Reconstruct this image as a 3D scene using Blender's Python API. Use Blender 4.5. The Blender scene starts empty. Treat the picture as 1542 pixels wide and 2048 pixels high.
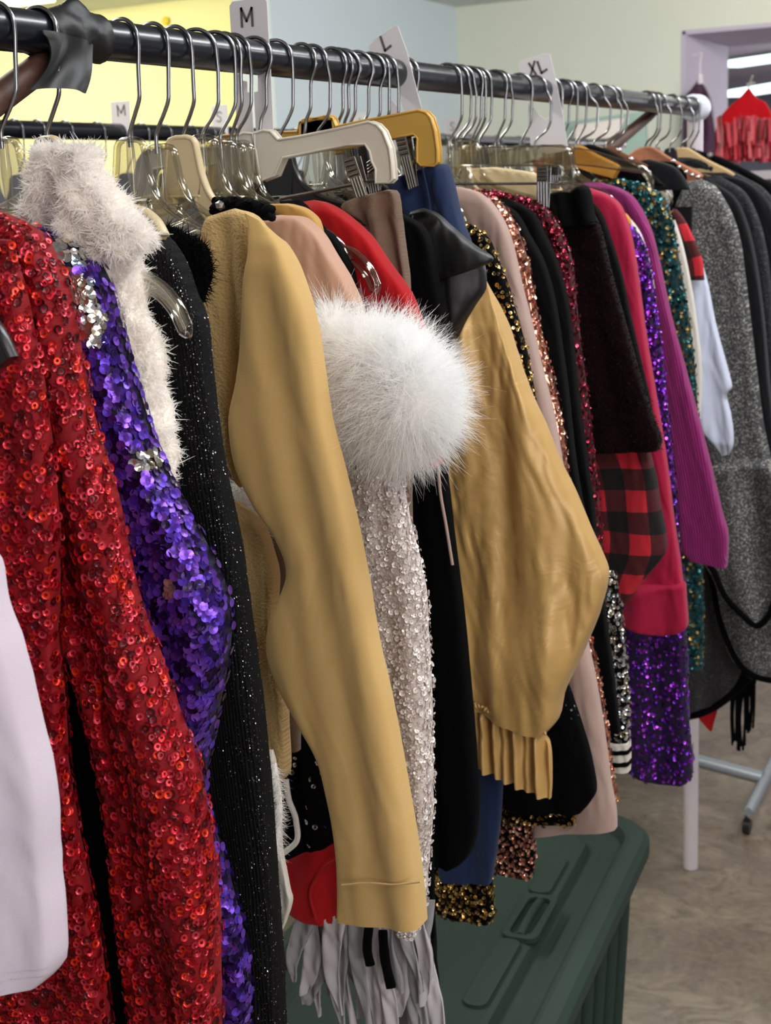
import bpy, bmesh, math, random
import numpy as np
from mathutils import Matrix, Vector
random.seed(7); RNG = np.random.default_rng(7)
S = bpy.context.scene
COL = S.collection

# ------------------------------------------------------------------ camera
F_PX = 2826.04; CX, CY = 771.0, 1024.0
YAW, PITCH, ROLL = 0.476909, 0.224734, -0.043715
CAM = np.array([0.8456, 0.0, 1.68883])
H = 1.68883 + 0.14496            # height of the rail's centre line
def _axes():
    w = np.array([-math.sin(YAW)*math.cos(PITCH), math.cos(YAW)*math.cos(PITCH), -math.sin(PITCH)])
    r = np.cross(w, [0, 0, 1]); r /= np.linalg.norm(r); u = np.cross(r, w)
    c, s = math.cos(ROLL), math.sin(ROLL)
    return c*r+s*u, -s*r+c*u, w
CR, CU, CW = _axes()
cam_d = bpy.data.cameras.new('camera'); cam = bpy.data.objects.new('camera', cam_d); COL.objects.link(cam)
m = Matrix.Identity(4)
for i in range(3):
    m[i][0] = CR[i]; m[i][1] = CU[i]; m[i][2] = -CW[i]; m[i][3] = CAM[i]
cam.matrix_world = m
cam_d.sensor_fit = 'VERTICAL'; cam_d.sensor_height = 24.0; cam_d.lens = 24.0*F_PX/2048
cam_d.clip_start = 0.02; cam_d.clip_end = 60
cam_d.dof.use_dof = True; cam_d.dof.focus_distance = 1.25; cam_d.dof.aperture_fstop = 9.0
S.camera = cam

# ------------------------------------------------------------------ world, exposure, lights
wd = bpy.data.worlds.new('world'); S.world = wd; wd.use_nodes = True
bg = wd.node_tree.nodes['Background']; bg.inputs[0].default_value = (0.92, 0.93, 1.0, 1); bg.inputs[1].default_value = 0.30
S.view_settings.view_transform = 'Standard'; S.view_settings.look = 'None'
S.view_settings.exposure = 0.0; S.view_settings.gamma = 1.0; S.view_settings.use_curve_mapping = False
S.cycles.transparent_max_bounces = 32; S.cycles.max_bounces = 14; S.cycles.diffuse_bounces = 9
def area(name, loc, target, sx, sy, power, color):
    d = bpy.data.lights.new(name, 'AREA'); d.shape = 'RECTANGLE'; d.size = sx; d.size_y = sy
    d.energy = power; d.color = color
    o = bpy.data.objects.new(name, d); COL.objects.link(o); o.location = loc
    v = Vector(target)-Vector(loc); o.rotation_euler = v.to_track_quat('-Z', 'Y').to_euler()
    return o
area('ceiling_tube_or_fill', (1.9, 0.3, 2.93), (1.9, 0.3, 0), 0.3, 2.4, 50, (1.0, 0.97, 0.92))
area('ceiling_tube_or_fill', (0.9, 2.6, 2.93), (0.9, 2.6, 0), 0.3, 2.4, 44, (0.95, 0.98, 1.0))
area('ceiling_tube_or_fill', (-1.6, 1.6, 2.93), (-1.6, 1.6, 0), 0.3, 2.4, 60, (1.0, 0.97, 0.85))
area('ceiling_tube_or_fill', (-0.9, 6.6, 2.93), (-2.9, 10.0, 1.6), 2.4, 0.3, 74, (0.97, 0.97, 0.97))  # unseen fill, tilted at the back walls to brighten them
area('ceiling_tube_or_fill', (0.6, 7.4, 2.93), (-0.8, 10.4, 1.9), 2.4, 0.3, 86, (1.0, 0.96, 0.9))  # second unseen fill, turned to the sage wall to lift its tone
area('ceiling_tube_or_fill', (-6.0, 5.8, 2.93), (-6.0, 8.0, 1.2), 2.4, 0.6, 190, (1.0, 0.95, 0.72))
area('ceiling_tube_or_fill', (1.2, 4.8, 2.93), (1.0, 5.4, 0), 0.3, 2.0, 48, (1.0, 0.98, 0.96))  # added fill, brightens the halter top in the right background
area('far_room_tube_light', (0, 16, 2.8), (0, 14, 0), 3, 3, 500, (0.9, 0.92, 1.0))
pl_ = bpy.data.lights.new('far_room_fill', 'POINT'); pl_.energy = 190; pl_.shadow_soft_size = .4; pl_.color = (.93, .92, 1.0)  # unseen point fill, added to brighten the far room and its ceiling
po_ = bpy.data.objects.new('far_room_fill', pl_); COL.objects.link(po_); po_.location = (1.5, 16, 1.7)
area('soft_front_light', (4.2, -1.6, 1.7), (0.2, 1.5, 1.2), 2.2, 1.6, 62, (1.0, 0.97, 0.95))  # unseen broad front light from behind the camera, no window modelled

# ------------------------------------------------------------------ pixel to place helpers
def ray(px, py): return CR*(px-CX)/F_PX + CU*(CY-py)/F_PX + CW
def at(px, py, ax, v):
    d = ray(px, py); t = (v-CAM[ax])/d[ax]; return CAM+t*d
def aty(px, py, y): return at(px, py, 1, y)
def proj(p):
    d = np.asarray(p)-CAM; z = d@CW; return CX+F_PX*(d@CR)/z, CY-F_PX*(d@CU)/z
def y_of(px, py, x=0.0): return at(px, py, 0, x)[1]

# ------------------------------------------------------------------ materials
def lin(h):
    h = h.lstrip('#'); c = [int(h[i:i+2], 16)/255 for i in (0, 2, 4)]
    return tuple(x/12.92 if x <= .04045 else ((x+.055)/1.055)**2.4 for x in c)+(1,)
def newmat(name):
    mt = bpy.data.materials.new(name); mt.use_nodes = True
    nt = mt.node_tree; b = nt.nodes['Principled BSDF']; return mt, nt, b
def setp(b, **k):
    for n, v in k.items():
        n = n.replace('_', ' ')
        if n in b.inputs: b.inputs[n].default_value = v
def N(nt, t, **k):
    n = nt.nodes.new(t)
    for a_, v in k.items(): setattr(n, a_, v)
    return n
def plain(name, col, rough=.6, metal=0, **k):
    mt, nt, b = newmat(name); setp(b, Base_Color=lin(col), Roughness=rough, Metallic=metal, **k); return mt
def mixcol(nt, fac, a_, b_):
    mx = N(nt, 'ShaderNodeMix', data_type='RGBA')
    if isinstance(fac, (int, float)): mx.inputs[0].default_value = fac
    else: nt.links.new(fac, mx.inputs[0])
    for i, c in ((6, a_), (7, b_)):
        if isinstance(c, tuple): mx.inputs[i].default_value = c
        else: nt.links.new(c, mx.inputs[i])
    return mx.outputs[2]
def math_(nt, op, a_, b_=None, c_=None):
    n = N(nt, 'ShaderNodeMath', operation=op)
    for i, v in enumerate((a_, b_, c_)):
        if v is None: continue
        if isinstance(v, (int, float)): n.inputs[i].default_value = v
        else: nt.links.new(v, n.inputs[i])
    return n.outputs[0]
def fabric(name, col, col2=None, rough=.85, bump=.35, scale=900, big=25, sheen=.25, rib=0, ribamp=.6, metal=0, spec=.3, bigbump=0.0, bd=.0014, aniso=0):
    mt, nt, b = newmat(name)
    setp(b, Roughness=rough, Metallic=metal); b.inputs['Specular IOR Level'].default_value = spec
    b.inputs['Sheen Weight'].default_value = sheen*.3; b.inputs['Sheen Roughness'].default_value = .5
    uv = N(nt, 'ShaderNodeUVMap'); tc = uv.outputs[0]
    n1 = N(nt, 'ShaderNodeTexNoise'); n1.inputs['Scale'].default_value = scale; n1.inputs['Detail'].default_value = 3
    n2 = N(nt, 'ShaderNodeTexNoise'); n2.inputs['Scale'].default_value = big; n2.inputs['Detail'].default_value = 4
    nt.links.new(tc, n1.inputs['Vector']); nt.links.new(tc, n2.inputs['Vector'])
    c1 = lin(col); c2 = lin(col2) if col2 else tuple(x*.82 for x in c1[:3])+(1,)
    nt.links.new(mixcol(nt, n2.outputs[0], c1, c2), b.inputs['Base Color'])
    h = n1.outputs[0]
    if rib:
        wv = N(nt, 'ShaderNodeTexWave'); wv.bands_direction = 'X'; wv.inputs['Scale'].default_value = rib*6.2832/20
        nt.links.new(tc, wv.inputs['Vector'])
        h = math_(nt, 'ADD', math_(nt, 'MULTIPLY', n1.outputs[0], .5), math_(nt, 'MULTIPLY', wv.outputs['Fac'], ribamp*2))
    bp = N(nt, 'ShaderNodeBump'); bp.inputs['Strength'].default_value = bump; bp.inputs['Distance'].default_value = bd
    nt.links.new(h, bp.inputs['Height'])
    if bigbump:
        n3 = N(nt, 'ShaderNodeTexNoise'); n3.inputs['Scale'].default_value = 30; n3.inputs['Detail'].default_value = 2; n3.inputs['Distortion'].default_value = 1.2
        nt.links.new(tc, n3.inputs['Vector'])
        bq = N(nt, 'ShaderNodeBump'); bq.inputs['Strength'].default_value = bigbump; bq.inputs['Distance'].default_value = .01
        nt.links.new(n3.outputs[0], bq.inputs['Height']); nt.links.new(bp.outputs[0], bq.inputs['Normal'])
        nt.links.new(bq.outputs[0], b.inputs['Normal'])
    else: nt.links.new(bp.outputs[0], b.inputs['Normal'])
    return mt
def sequin_mat(name, cols, rough=.22, metal=.75, holo=0.0):
    """colour differs from disc to disc, as the discs themselves do"""
    mt, nt, b = newmat(name); setp(b, Roughness=rough, Metallic=metal)
    g = N(nt, 'ShaderNodeNewGeometry'); r = N(nt, 'ShaderNodeValToRGB')
    r.color_ramp.interpolation = 'CONSTANT'
    el = r.color_ramp.elements
    n = len(cols)
    while len(el) < n: el.new(1.0)
    for i, c in enumerate(cols): el[i].position = i/n; el[i].color = lin(c)
    nt.links.new(g.outputs['Random Per Island'], r.inputs[0]); nt.links.new(r.outputs[0], b.inputs['Base Color'])
    b.inputs['Coat Weight'].default_value = .12; b.inputs['Coat Roughness'].default_value = .15
    return mt
def plaid_mat(name):
    mt, nt, b = newmat(name); setp(b, Roughness=.9)
    uv = N(nt, 'ShaderNodeUVMap'); sx = N(nt, 'ShaderNodeSeparateXYZ'); nt.links.new(uv.outputs[0], sx.inputs[0])
    def sq(o): return math_(nt, 'GREATER_THAN', math_(nt, 'FRACT', math_(nt, 'MULTIPLY', o, 15.5)), .5)
    s = math_(nt, 'ADD', sq(sx.outputs[0]), sq(sx.outputs[1]))
    a_ = mixcol(nt, math_(nt, 'GREATER_THAN', s, .5), lin('c01f30'), lin('4a1016'))
    nt.links.new(mixcol(nt, math_(nt, 'GREATER_THAN', s, 1.5), a_, lin('0a0808')), b.inputs['Base Color'])
    return mt
def glitter_mat(name, base, spark, amount=.35, scale=500, rough=.6):
    mt, nt, b = newmat(name)
    uv = N(nt, 'ShaderNodeUVMap')
    v = N(nt, 'ShaderNodeTexVoronoi'); v.inputs['Scale'].default_value = scale; nt.links.new(uv.outputs[0], v.inputs['Vector'])
    sp = N(nt, 'ShaderNodeSeparateColor'); nt.links.new(v.outputs['Color'], sp.inputs[0])
    on = math_(nt, 'GREATER_THAN', sp.outputs[0], 1-amount)
    n2 = N(nt, 'ShaderNodeTexNoise'); n2.inputs['Scale'].default_value = scale*.25; nt.links.new(uv.outputs[0], n2.inputs['Vector'])
    bc = mixcol(nt, n2.outputs[0], lin(base), tuple(x*.35 for x in lin(base)[:3])+(1,))
    nt.links.new(mixcol(nt, math_(nt, 'MULTIPLY', on, sp.outputs[1]), bc, lin(spark)), b.inputs['Base Color'])
    nt.links.new(math_(nt, 'MULTIPLY', on, .6), b.inputs['Metallic']); b.inputs['Roughness'].default_value = rough
    bp = N(nt, 'ShaderNodeBump'); bp.inputs['Strength'].default_value = .7; bp.inputs['Distance'].default_value = .002
    nt.links.new(sp.outputs[2], bp.inputs['Height']); nt.links.new(bp.outputs[0], b.inputs['Normal'])
    return mt
def clear_mat(name='clear_plastic', tint='f1efe8', rough=.07, ior=1.5):
    mt, nt, b = newmat(name); o = nt.nodes['Material Output']; nt.nodes.remove(b)
    t = N(nt, 'ShaderNodeBsdfTransparent'); t.inputs[0].default_value = lin(tint)
    g = N(nt, 'ShaderNodeBsdfGlossy'); g.inputs['Roughness'].default_value = rough
    lw = N(nt, 'ShaderNodeLayerWeight'); lw.inputs[0].default_value = .5
    f = math_(nt, 'ADD', math_(nt, 'MULTIPLY', math_(nt, 'POWER', lw.outputs['Facing'], 1.6), .85), .08)
    m1 = N(nt, 'ShaderNodeMixShader'); nt.links.new(f, m1.inputs[0])
    nt.links.new(t.outputs[0], m1.inputs[1]); nt.links.new(g.outputs[0], m1.inputs[2]); nt.links.new(m1.outputs[0], o.inputs[0]); return mt
M = {}
M['clear'] = clear_mat()
M['beige'] = plain('beige_plastic', 'd8c49c', .4)
M['white_plastic'] = plain('ivory_plastic', 'd9d2c4', .35)
M['yellow_plastic'] = plain('aged_yellow_plastic', 'cfa24a', .35)
M['black_plastic'] = plain('black_plastic', '1b1b1d', .3)
M['chrome'] = plain('chrome_wire', 'a0a0a2', .24, 1)
M['steel'] = plain('clip_steel', '8f8a84', .28, 1)
M['card'] = plain('white_card_plastic', 'dcd8dc', .45)
M['ink'] = plain('grey_ink', '5a5350', .7)
M['tape'] = plain('black_tape', '131314', .5)
def wood(name, c1, c2, rough=.35):
    mt, nt, b = newmat(name); b.inputs['Roughness'].default_value = rough
    tc = N(nt, 'ShaderNodeTexCoord'); mp = N(nt, 'ShaderNodeMapping'); mp.inputs['Scale'].default_value = (14, 60, 120)
    n = N(nt, 'ShaderNodeTexNoise'); n.inputs['Scale'].default_value = 1.5; n.inputs['Detail'].default_value = 5
    nt.links.new(tc.outputs['Object'], mp.inputs[0]); nt.links.new(mp.outputs[0], n.inputs['Vector'])
    nt.links.new(mixcol(nt, n.outputs[0], lin(c1), lin(c2)), b.inputs['Base Color']); return mt
M['wood_red'] = wood('reddish_wood', 'c98a68', '9c5c40')
M['wood_orange'] = wood('orange_wood', 'd39a3c', 'a86c22')
M['wood_pale'] = wood('pale_wood', 'd8bb8c', 'b8946a')
M['wood_brown'] = wood('dark_wood', '7a4c34', '55301f')
M['rust'] = wood('rusted_brown_steel', '5c3a2c', '35211c', .55)

# ------------------------------------------------------------------ mesh builders
def tag(o, label=None, cat=None, group=None, kind=None):
    if label: o['label'] = label
    if cat: o['category'] = cat
    if group: o['group'] = group
    if kind: o['kind'] = kind
    return o
def empty(name, loc=(0, 0, 0), label=None, cat=None, group=None):
    o = bpy.data.objects.new(name, None); o.empty_display_size = .02; COL.objects.link(o); o.location = loc
    o['_base'] = 1; del o['_base']
    return tag(o, label, cat, group)
def link_mesh(name, me, parent=None):
    o = bpy.data.objects.new(name, me); COL.objects.link(o)
    if parent is not None:
        o.parent = parent
        if parent.parent is not None: base = Vector(parent.location)+Vector(parent.parent.location)
        else: base = Vector(parent.location)
        me.transform(Matrix.Translation(-base))
    return o
def fibre(name, col, tr=.45):
    mt, nt, b = newmat(name); nt.nodes.remove(b); o = nt.nodes['Material Output']
    a_ = N(nt, 'ShaderNodeBsdfDiffuse'); b_ = N(nt, 'ShaderNodeBsdfTranslucent'); m_ = N(nt, 'ShaderNodeMixShader')
    a_.inputs[0].default_value = lin(col); b_.inputs[0].default_value = lin(col); m_.inputs[0].default_value = tr
    nt.links.new(a_.outputs[0], m_.inputs[1]); nt.links.new(b_.outputs[0], m_.inputs[2]); nt.links.new(m_.outputs[0], o.inputs[0]); return mt
class Geo:
    """collects vertex blocks and quads or triangles, then becomes one mesh"""
    def __init__(s): s.V = []; s.F = []; s.MI = []; s.UV = []; s.n = 0; s.SM = []
    def add(s, V, F, mi=0, UV=None, smooth=True):
        V = np.asarray(V, float).reshape(-1, 3); F = np.asarray(F, int)
        s.V.append(V); s.F.append(F+s.n); s.MI.append(np.full(len(F), mi)); s.SM.append(np.full(len(F), smooth))
        s.UV.append(np.zeros((len(V), 2)) if UV is None else np.asarray(UV, float).reshape(-1, 2)); s.n += len(V)
    def build(s, name, mats, parent=None):
        V = np.concatenate(s.V); UV = np.concatenate(s.UV)
        me = bpy.data.meshes.new(name)
        loops = np.concatenate([f.ravel() for f in s.F])
        tot = np.concatenate([np.full(len(f), f.shape[1]) for f in s.F])
        st = np.concatenate([[0], np.cumsum(tot)[:-1]])
        me.vertices.add(len(V)); me.vertices.foreach_set('co', V.ravel().astype(np.float32))
        me.loops.add(len(loops)); me.loops.foreach_set('vertex_index', loops.astype(np.int32))
        me.polygons.add(len(tot)); me.polygons.foreach_set('loop_start', st.astype(np.int32)); me.polygons.foreach_set('loop_total', tot.astype(np.int32))
        me.polygons.foreach_set('material_index', np.concatenate(s.MI).astype(np.int32))
        me.polygons.foreach_set('use_smooth', np.concatenate(s.SM).astype(bool))
        l = me.uv_layers.new(name='UVMap'); l.data.foreach_set('uv', UV[loops].ravel().astype(np.float32))
        for mt in (mats if isinstance(mats, (list, tuple)) else [mats]): me.materials.append(mt)
        me.update(calc_edges=True); me.validate()
        return link_mesh(name, me, parent)
def grid_faces(n, k, closed=True):
    i = np.arange(n-1)[:, None]; j = np.arange(k if closed else k-1)[None, :]
    a_ = i*k+j; b_ = i*k+(j+1) % k
    return np.stack([a_, b_, b_+k, a_+k], -1).reshape(-1, 4)
def catmull(P, n):
    P = np.asarray(P, float); d = np.r_[0, np.cumsum(np.linalg.norm(np.diff(P[:, :4], axis=0), axis=1)+1e-9)]
    if len(P) == 2:
        t = np.linspace(0, 1, n)[:, None]; return P[0]*(1-t)+P[1]*t
    m_ = np.zeros_like(P); sl = np.diff(P, axis=0)/np.diff(d)[:, None]
    m_[1:-1] = (sl[1:]+sl[:-1])/2; m_[0] = sl[0]; m_[-1] = sl[-1]
    same = (np.sign(sl[1:]) != np.sign(sl[:-1])); m_[1:-1][same] *= .35
    t = np.linspace(0, d[-1], n); k = np.clip(np.searchsorted(d, t, side='right')-1, 0, len(P)-2)
    h = (d[k+1]-d[k])[:, None]; s_ = ((t-d[k])/(d[k+1]-d[k]))[:, None]
    return ((2*s_**3-3*s_**2+1)*P[k]+(s_**3-2*s_**2+s_)*h*m_[k]+(-2*s_**3+3*s_**2)*P[k+1]+(s_**3-s_**2)*h*m_[k+1])
class Tube:
    """a flattened cloth tube hanging in a plane across the rail; stations are its edges"""
    def __init__(s, st, y, t=.016, folds=(), n=None, k=56, seed=0, jag=0, dy=None, world=False, pinch=None, flat=.38, wr=.0016, wk=1.0):
        rg = np.random.default_rng(seed+11)
        A = []
        for q in st:
            if world: L = np.array([q[0], y, q[1]]); R_ = np.array([q[2], y, q[3]])
            else: L = aty(q[0], q[1], y); R_ = aty(q[2], q[3], y)
            A.append(np.r_[L, R_])
        A = np.array(A)
        if n is None:
            n = int(max(24, min(170, np.linalg.norm(np.diff(A, axis=0)[:, 3:], axis=1).sum()/.006)))
        A = catmull(A, n); L = A[:, :3]; R_ = A[:, 3:]
        if jag:
            ph = rg.uniform(0, 6, 4); v = np.linspace(0, 1, n)
            w_ = sum(np.sin(v*f_+ph[i])/(1+i) for i, f_ in enumerate((17, 39, 77, 131)))*jag
            R_ = R_+np.array([1, 0, 0])*w_[:, None]
        C_ = (L+R_)/2; hw = (R_-L)/2
        ph = np.linspace(0, 2*np.pi, k, endpoint=False)
        cs, sn = np.cos(ph), np.sin(ph)
        cx = np.sign(cs)*np.abs(cs)**.85; cy = np.sign(sn)*np.abs(sn)**flat
        W = np.linalg.norm(hw, axis=1)
        tt = np.minimum(t, W*.9)
        v = np.linspace(0, 1, n)
        tt = tt*np.clip(.35+v*14, 0, 1)
        if pinch: tt = tt*pinch(v)
        P = C_[:, None, :]+hw[:, None, :]*cx[None, :, None]
        ln = np.r_[0, np.cumsum(np.linalg.norm(np.diff(C_, axis=0), axis=1))]
        disp = np.zeros((n, k))
        for (kk, amp, p0, slant) in folds:
            vz = np.linspace(0, 1, n)[:, None]; uu = P[..., 0]-(C_[0, 0]*(1-vz)+C_[-1, 0]*vz)
            disp += amp*np.sin(kk*uu+p0+slant*ln[:, None]+.3*np.sin(ln[:, None]*9+p0*2))
        if wr:
            X = C_[:, None, 0]+W[:, None]*cx[None, :]; Z = -ln[:, None]+0*X
            for q in range(7):
                kx = rg.uniform(70, 210)*wk*rg.choice([-1, 1]); kz = rg.uniform(8, 55)*wk; p_ = rg.uniform(0, 6)
                w2 = np.sin(kx*X*.45+kz*Z*1.3+p_*2)*.9
                disp += wr*(.9-1.5*np.abs(np.sin(kx*X+kz*Z+p_+w2)))*(.5+.5*np.sin(Z*rg.uniform(12, 30)+p_+X*20))*.6
        prof = np.abs(sn)[None, :]**.5
        ramp = np.clip(v*8, 0, 1)[:, None]
        P = P.copy()
        P[..., 1] += -tt[:, None]*cy[None, :]+disp*prof*ramp
        if dy is not None: P[..., 1] += dy(v)[:, None]
        s.P = P; s.n, s.k = n, k; s.ln = ln; s.W = W; s.cx = cx; s.L, s.R = L, R_
        s.UV = np.stack([W[:, None]*cx[None, :]+0*ln[:, None], np.repeat(-ln[:, None], k, 1)], -1)
    def put(s, g, mi=0, caps=True):
        g.add(s.P, grid_faces(s.n, s.k), mi, s.UV)
        if caps:
            for r in (0, s.n-1):
                ring = s.P[r]; h = s.k//2
                # bridge front half to back half
                idx = np.arange(s.k); a_ = idx[:h]; b_ = (s.k-idx[:h]) % s.k
                a2 = idx[1:h+1]; b2 = (s.k-a2) % s.k
                F = np.stack([a_, a2, b2, b_], -1)[1:h-1]
                rr = ring.copy()
                if r: rr[:, 2] += .004
                g.add(rr, F, mi, s.UV[r])
        return g
    def sample(s, i, j):
        i = np.clip(i, 0, s.n-1.001); i0 = i.astype(int); fi = (i-i0)[:, None]
        j0 = np.floor(j).astype(int); fj = (j-j0)[:, None]; a_ = j0 % s.k; b_ = (j0+1) % s.k; i1 = i0+1
        P = s.P
        p = (P[i0, a_]*(1-fj)+P[i0, b_]*fj)*(1-fi)+(P[i1, a_]*(1-fj)+P[i1, b_]*fj)*fi
        du = P[i0, b_]-P[i0, a_]; dv = P[i1, a_]-P[i0, a_]
        du /= np.linalg.norm(du, axis=1)[:, None]+1e-12; nn = np.cross(dv, du); nn /= np.linalg.norm(nn, axis=1)[:, None]+1e-12
        dv = np.cross(du, nn)
        ctr = P[i0].mean(1); sg = np.sign(((p-ctr)*nn).sum(1)); sg[sg == 0] = 1
        # normal away from the tube's middle plane
        fr = np.sign(-(p[:, 1]-ctr[:, 1])); sgn = np.where(nn[:, 1]*(-fr) < 0, -1, 1)
        return p, du, dv, nn*sgn[:, None]
def scatter(tb, step, jitter=.35, rng=None, v0=0, v1=1, u0=-1, u1=1, back=False):
    """rows of points over the tube's front and edges"""
    rng = rng or RNG
    I = []; J = []
    seg = np.linalg.norm(np.diff(tb.P, axis=1), axis=2)
    tot = tb.ln[-1]; rows = int(tot/step)
    for r in range(rows):
        l = (r+.5)*step; v = l/tot
        if not v0 <= v <= v1: continue
        i = np.interp(l, tb.ln, np.arange(tb.n)); ii = min(int(i), tb.n-1)
        h = tb.k//2
        ext = 3
        js = np.arange(-ext, h+ext+1)
        cl = np.r_[0, np.cumsum([seg[ii, q % (tb.k-1)] for q in js[:-1]])]
        m_ = int(cl[-1]/step)
        if m_ < 1: continue
        d = (np.arange(m_)+.5*(r % 2)+.25)*step+rng.normal(0, jitter*step, m_)
        j = np.interp(np.clip(d, 0, cl[-1]), cl, js)
        cxj = np.cos(2*np.pi*j/tb.k); ok = (cxj >= u0) & (cxj <= u1)
        j = j[ok]
        J.append(j); I.append(np.full(len(j), i)+rng.normal(0, jitter, len(j))*step/max(tot/tb.n, 1e-6))
    return np.concatenate(I), np.concatenate(J)
def rotvec(n_, du, dv, tilt, rng):
    a_ = rng.normal(0, tilt, len(n_)); b_ = rng.normal(0, tilt, len(n_))
    n2 = n_+du*a_[:, None]+dv*b_[:, None]; n2 /= np.linalg.norm(n2, axis=1)[:, None]
    u2 = du-n2*(du*n2).sum(1)[:, None]; u2 /= np.linalg.norm(u2, axis=1)[:, None]
    return n2, u2, np.cross(n2, u2)
def discs(g, tb, size, step, mi, hole=.0, tilt=.25, seed=0, lift=.0012, keep=1.0, sides=9, jitter=.3, mask=None, **k):
    rng = np.random.default_rng(seed)
    I, J = scatter(tb, step, jitter, rng, **k)
    if keep < 1: ok = rng.random(len(I)) < keep; I, J = I[ok], J[ok]
    p, du, dv, nn = tb.sample(I, J)
    if mask is not None:
        ok = mask(p, I/tb.n, np.cos(2*np.pi*J/tb.k)); p, du, dv, nn = p[ok], du[ok], dv[ok], nn[ok]
    if not len(p): return
    nn, u_, v_ = rotvec(nn, du, dv, tilt, rng)
    p = p+nn*(lift+rng.random(len(p))[:, None]*.0012)
    r = size/2*rng.uniform(.88, 1.08, len(p))
    th = np.arange(sides)*2*np.pi/sides
    def ringp(rad, up): return p[:, None, :]+(u_[:, None, :]*np.cos(th)[None, :, None]+v_[:, None, :]*np.sin(th)[None, :, None])*(r*rad)[:, None, None]+nn[:, None, :]*up*size
    m_ = len(p)
    if hole:
        V = np.concatenate([ringp(1, 0), ringp(.72, -.06), ringp(hole, -.07)], 1)
        q = np.arange(sides); q2 = (q+1) % sides
        F = np.concatenate([np.stack([q, q2, q2+sides, q+sides], -1), np.stack([q+sides, q2+sides, q2+2*sides, q+2*sides], -1)])
        nv = 3*sides
    else:
        V = np.concatenate([ringp(1, 0), (p-nn*.06*size)[:, None, :]], 1)
        q = np.arange(sides); F = np.stack([q, (q+1) % sides, np.full(sides, sides)], -1); nv = sides+1
    F = (F[None]+np.arange(m_)[:, None, None]*nv).reshape(-1, F.shape[1])
    g.add(V.reshape(-1, 3), F, mi, smooth=False)
def strands(g, p, nn, length, width, mi, seed=0, bend=.6, droop=.3, spread=.5, segs=3):
    rng = np.random.default_rng(seed); m_ = len(p)
    d = nn+rng.normal(0, spread, (m_, 3)); d /= np.linalg.norm(d, axis=1)[:, None]
    L = length*rng.uniform(.5, 1.25, m_); b = rng.normal(0, bend, (m_, 3)); b[:, 2] -= droop
    side = np.cross(d, rng.normal(0, 1, (m_, 3))); side /= np.linalg.norm(side, axis=1)[:, None]+1e-9
    rows = []
    for i in range(segs+1):
        t = i/segs; c = p+d*(L*t)[:, None]+b*(L*t*t*.5)[:, None]; w_ = width*(1-t*.85)
        rows += [c-side*w_/2, c+side*w_/2]
    V = np.stack(rows, 1); nv = 2*(segs+1)
    F = np.array([[2*i, 2*i+1, 2*i+3, 2*i+2] for i in range(segs)])
    g.add(V.reshape(-1, 3), (F[None]+np.arange(m_)[:, None, None]*nv).reshape(-1, 4), mi)
def wire(g, pts, r, mi=0, k=8, closed=False, n=None, sx=1, smoothn=True):
    P = np.asarray(pts, float)
    if n: P = catmull(np.c_[P, np.zeros((len(P), 1))], n)[:, :3]
    T = np.gradient(P, axis=0); T /= np.linalg.norm(T, axis=1)[:, None]+1e-12
    up = np.array([0, 1, 0.]) if abs(T[:, 1]).mean() < .8 else np.array([0, 0, 1.])
    A = np.cross(T, up); A /= np.linalg.norm(A, axis=1)[:, None]+1e-12; B = np.cross(A, T)
    th = np.arange(k)*2*np.pi/k
    rr = np.atleast_1d(np.asarray(r, float)); rr = np.interp(np.linspace(0, 1, len(P)), np.linspace(0, 1, len(rr)), rr) if len(rr) > 1 else np.full(len(P), rr[0])
    V = P[:, None, :]+rr[:, None, None]*(A[:, None, :]*np.cos(th)[None, :, None]+B[:, None, :]*np.sin(th)[None, :, None]*sx)
    g.add(V, grid_faces(len(P), k), mi)
    for e in (0, len(P)-1):
        g.add(np.r_[V[e], P[e][None]], np.array([[i, (i+1) % k, k] for i in range(k)]), mi)
def prism_bm(pts3, thick, axis=(0, 1, 0), bev=.0012):
    """solid plate from an outline of points, pushed along axis"""
    bm = bmesh.new(); ax = Vector(axis)*thick
    vs = [bm.verts.new(Vector(p)-ax/2) for p in pts3]; f = bm.faces.new(vs)
    r = bmesh.ops.extrude_face_region(bm, geom=[f])
    for v in r['geom']:
        if isinstance(v, bmesh.types.BMVert): v.co += ax
    bmesh.ops.recalc_face_normals(bm, faces=bm.faces)
    if bev:
        es = [e for e in bm.edges if abs((e.verts[0].co-e.verts[1].co).normalized().dot(Vector(axis))) < .5]
        bmesh.ops.bevel(bm, geom=es, offset=bev, segments=2, affect='EDGES', profile=.5, clamp_overlap=True)
    bmesh.ops.triangulate(bm, faces=[f for f in bm.faces if len(f.verts) > 4])
    return bm
def bm_obj(name, bm, mats, parent=None, smooth=False):
    me = bpy.data.meshes.new(name); bm.to_mesh(me); bm.free()
    for mt in (mats if isinstance(mats, (list, tuple)) else [mats]): me.materials.append(mt)
    if smooth:
        for p in me.polygons: p.use_smooth = True
    return link_mesh(name, me, parent)
def box(g, c, s_, mi=0, rot=0):
    x, y, z = [v/2 for v in s_]
    V = np.array([[i, j, k] for i in (-x, x) for j in (-y, y) for k in (-z, z)], float)
    if rot: c_, s2 = math.cos(rot), math.sin(rot); V = V @ np.array([[c_, s2, 0], [-s2, c_, 0], [0, 0, 1]])
    g.add(V+np.array(c), np.array([[0, 1, 3, 2], [4, 6, 7, 5], [0, 4, 5, 1], [2, 3, 7, 6], [0, 2, 6, 4], [1, 5, 7, 3]]), mi, smooth=False)
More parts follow.
